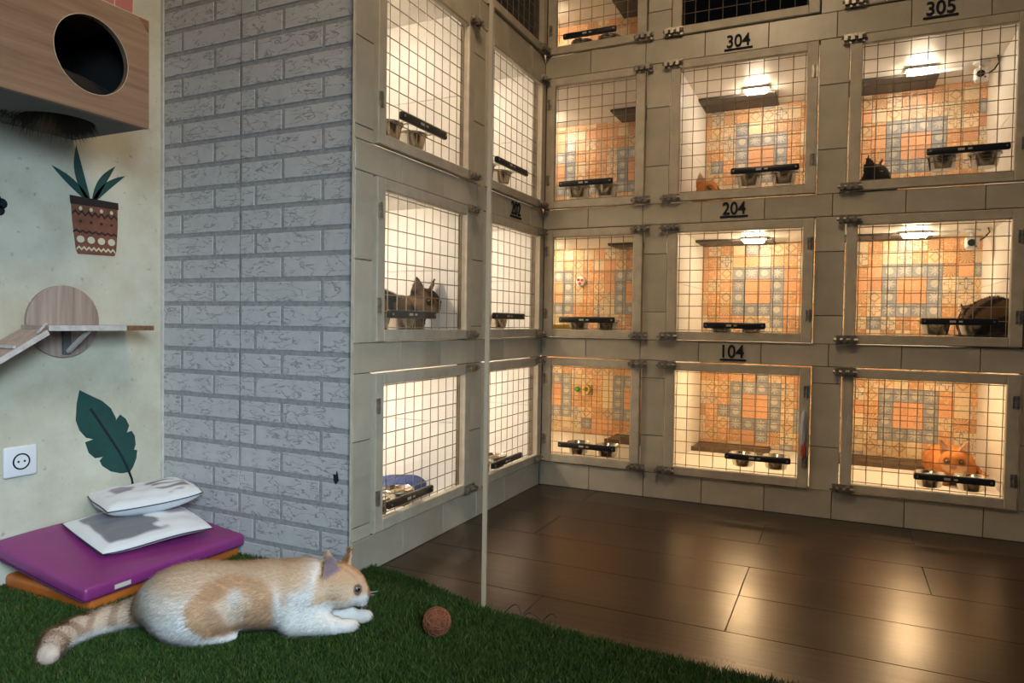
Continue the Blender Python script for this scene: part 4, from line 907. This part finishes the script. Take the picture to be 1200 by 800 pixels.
CAMP = Vector((1.2437, -2.9601, 0))
small_cat('cat', 'orange cat lying curled behind the bowls, facing out through the wire', (1.678, .45, .109), R(-90), (.098, -.004, .104), R(-8), R(10), col_orange, loaf, MT['eye_gold'], h=.0045, strands=14000)
small_cat('cat', 'brown tabby cat crouching behind the wire of a white-lined cage', (-.225, -.83, .679), R(48), (.105, -.012, .137), R(-55), R(10), lambda P, Nn, H_, e_: col_tabby(P, Nn, H_, e_, .46), crouch, MT['eye_gold'], headr=1.12, h=.0045, strands=14000)
small_cat('cat', 'orange cat whose back and one ear peek over the sill of cage 304', (.676, .40, 1.258), R(-88), (.085, 0, .102), R(50), R(6), col_orange, loaf, MT['eye_gold'], h=.008, strands=5000)
small_cat('cat', 'dark grey cat with one pointed ear peeking over the sill of cage 305', (1.358, .37, 1.258), R(-88), (.070, 0, .116), R(50), R(6), col_dark, loaf, MT['eye_gold'], h=.008, strands=5000)
small_cat('cat', 'brown cat hunched at the right end of the bowls in the middle cage below 305', (1.735, .24, .679), R(105), (.09, 0, .092), R(20), R(15), lambda P, Nn, H_, e_: col_tabby(P, Nn, H_, e_, .5), crouch, MT['eye_gold'], h=.008, strands=5000)
# ---- long dark fur hanging out of the hole under the wall box: a cat lying inside
bc = empty('cat', (-.626, -1.803, 1.266)); tag(bc, 'dark long-haired cat lying in the wall box, belly fur hanging through the bottom hole', 'cat')
def f_box(P): return union(P, [('e', (.0, -.02, .062), (.085, .19, .060), .02), ('e', (0, .0, .014), (.070, .074, .026), .03), ('e', (.0, -.19, .085), (.045, .048, .045), .02), ('c', (-.05, -.02, .03), (-.02, -.13, .025), .03, .02, .02), ('c', (.02, .12, .05), (.05, .2, .03), .028, .018, .02)]) 
def col_b(P, Nn): n_ = vnoise(P, 60, 31); c = np.tile(np.array([.022, .018, .015]), (len(P), 1)); return np.clip(lerp(c, (.16, .115, .075), ssm(1.1, .3, np.hypot((P[:, 0]-.01)/.045, (P[:, 1]+.035)/.035)+.5*n_)), 0, 1)
# keep the body clear of the board around the hole
def f_box2(P):
    d = f_box(P); board = np.maximum(np.abs(P[..., 2]+.007)-.0085, .082-np.hypot(P[..., 0], P[..., 1])); return np.maximum(d, -board)
V, Q, Nr = surface_nets(f_box2, (-.11, -.26, -.05), (.11, .24, .14), .006)
ob('body', np_mesh('body', V, Q, MT['fur'], col_b(V, Nr), Nr), bc)
low = V[Q].mean(1)[:, 2] < .004; Ql = Q[low]
fur(V, Ql, Nr, col_b, lambda P: np.stack([-.5-P[:, 0]*4, .45+P[:, 1]*5, np.full(len(P), -.25)], 1), 3500, .045, 'fur', bc, width=.0009)

# ================================================================== THINGS IN THE CAGES
def blob(name, label, cat_, loc, rx, ry, rz_, m_, seed, amp=.12, parent=None, flat=True):
    bm = bmesh.new(); bmesh.ops.create_icosphere(bm, subdivisions=4, radius=1); r_ = np.random.default_rng(seed); k = r_.normal(size=(6, 3))*3; ph = r_.uniform(0, 6, 6)
    mb = MB(); bm.verts.index_update()
    for v in bm.verts:
        p = np.array(v.co); s_ = 1+amp*np.mean(np.sin(k@p+ph)); z = p[2]*s_; z = max(z, -.75) if flat else z; mb.v.append((p[0]*s_*rx, p[1]*s_*ry, (z+.75)*rz_/1.75*2 if flat else z*rz_))
    mb.f = [tuple(v.index for v in f.verts) for f in bm.faces]; bm.free(); o = mb.build(name, m_, parent, smooth=180, loc=loc)
    if parent is None: tag(o, label, cat_)
    return o
blob('fluffy_mat', 'fluffy blue mat on the floor of the lowest cage by the brick wall', 'mat', (-.215, -.87, .108), .10, .17, .034, MT['bluefluff'], 3, .10)
blob('cushion', 'blue-grey cushion on the floor behind the tabby cat', 'cushion', (-.30, -.665+.05-.12, .678), .13, .035, .022, MT['bluegrey'], 4, .08)
# toys stuck to the tiled back wall
tg = blob('toy_ball', 'small green toy ball stuck on the patterned back wall', 'toy', (-.118, .825, .366), .0155, .0155, .0155, MT['green'], 5, .03, flat=False)
ty = empty('ring_toy', (-.060, .834, .368)); tag(ty, 'yellow toy ring with dark centre on the patterned back wall', 'toy')
MB().tube([(.016*math.cos(t), -.008, .020*math.sin(t)) for t in [2*math.pi*k/24 for k in range(25)]], .008, 8).build('ring', MT['yellow'], ty, smooth=60)
MB().lathe([(.010, -.010), (.010, .0)], (0, 0, 0), 16, 'y').build('centre', MT['chip'], ty)
tr = empty('round_toy', (-.112, .836, .985)); tag(tr, 'round white toy with red marks on the patterned back wall', 'toy')
MB().lathe([(.028, .0), (.028, -.006), (.022, -.010)], (0, 0, 0), 20, 'y').build('disc', MT['white'], tr, smooth=40)
for k in range(3): MB().lathe([(.009, -.0135), (.009, -.0095)], (.013*math.cos(k*2.1+.4), 0, .013*math.sin(k*2.1+.4)), 10, 'y').build('red_mark', MT['red'], tr)
yb = rounded(-.055, .06, -.05, .05, 0, .062, .012, 3).build('yellow_box', MT['yellow'], smooth=50, loc=(-.02, .30, .679)); tag(yb, 'yellow plastic tub at the lower left of the cage with the round toy', 'tub')
# small ceiling cameras with leads
def cctv(loc, rz, label):
    root = empty('small_camera', loc, rz); tag(root, label, 'camera', 'small white cameras in cages')
    MB().lathe([(.030, 0), (.030, -.008), (.012, -.014)], (0, 0, 0), 18).build('mount', MT['white'], root, smooth=40)
    MB().tube([(0, 0, -.012), (0, -.004, -.034)], .008, 8).build('stem', MT['white'], root)
    bd = rounded(-.026, .026, -.034, .022, -.085, -.030, .012, 3).build('housing', MT['white'], root, smooth=60)
    MB().lathe([(.015, -.036), (.013, -.033), (.013, -.030)], (0, 0, -.058), 16, 'y').build('lens', MT['black'], bd, smooth=40)
    MB().lathe([(.004, -.0355), (.004, -.033)], (.016, 0, -.074), 8, 'y').build('red_light', MT['red'], bd)
    MB().tube([(.02, .02, -.05), (.045, .03, -.03), (.062, .0, -.012), (.058, -.06, -.004)], .0035, 6).build('lead', MT['black'], root, smooth=60)
cctv((1.755, .58, 1.874), R(-10), 'small white ceiling camera with black lead inside cage 305')
cctv((1.745, .60, 1.170), R(-10), 'small white ceiling camera with lead in the middle cage below 305')
for z, nm in ((1.874, 'inside cage 305'), (1.170, 'in the middle cage below 305')):
    p_ = MB().box(1.48, 1.70, .600, .612, z-.016, z-.004).build('cable_channel', MT['white']); tag(p_, 'white cable channel along the ceiling '+nm, 'cable channel')
# water bottle on the side wall of the middle cage below 305
wb = MB().lathe([(.004, 0), (.026, .002), (.028, .01), (.028, .09), (.018, .105), (.012, .110), (.012, .125), (.003, .128)], (0, 0, 0), 18).build('white_bottle', MT['white'], smooth=50, loc=(1.775, .72, .679)); tag(wb, 'white bottle standing at the back right of the middle cage below 305', 'bottle')
# crumpled bag hung on the hinge side of cage 104
bg = empty('plastic_bag', (1.122, -.020, .232)); tag(bg, 'thin crumpled grey and red plastic bag hanging on the door of cage 104', 'bag')
blob('upper', None, None, (0, -.003, .115), .012, .007, .070, MT['bag'], 21, .25, bg, False); blob('lower', None, None, (.001, -.003, .030), .012, .006, .032, MT['bagred'], 22, .25, bg, False)
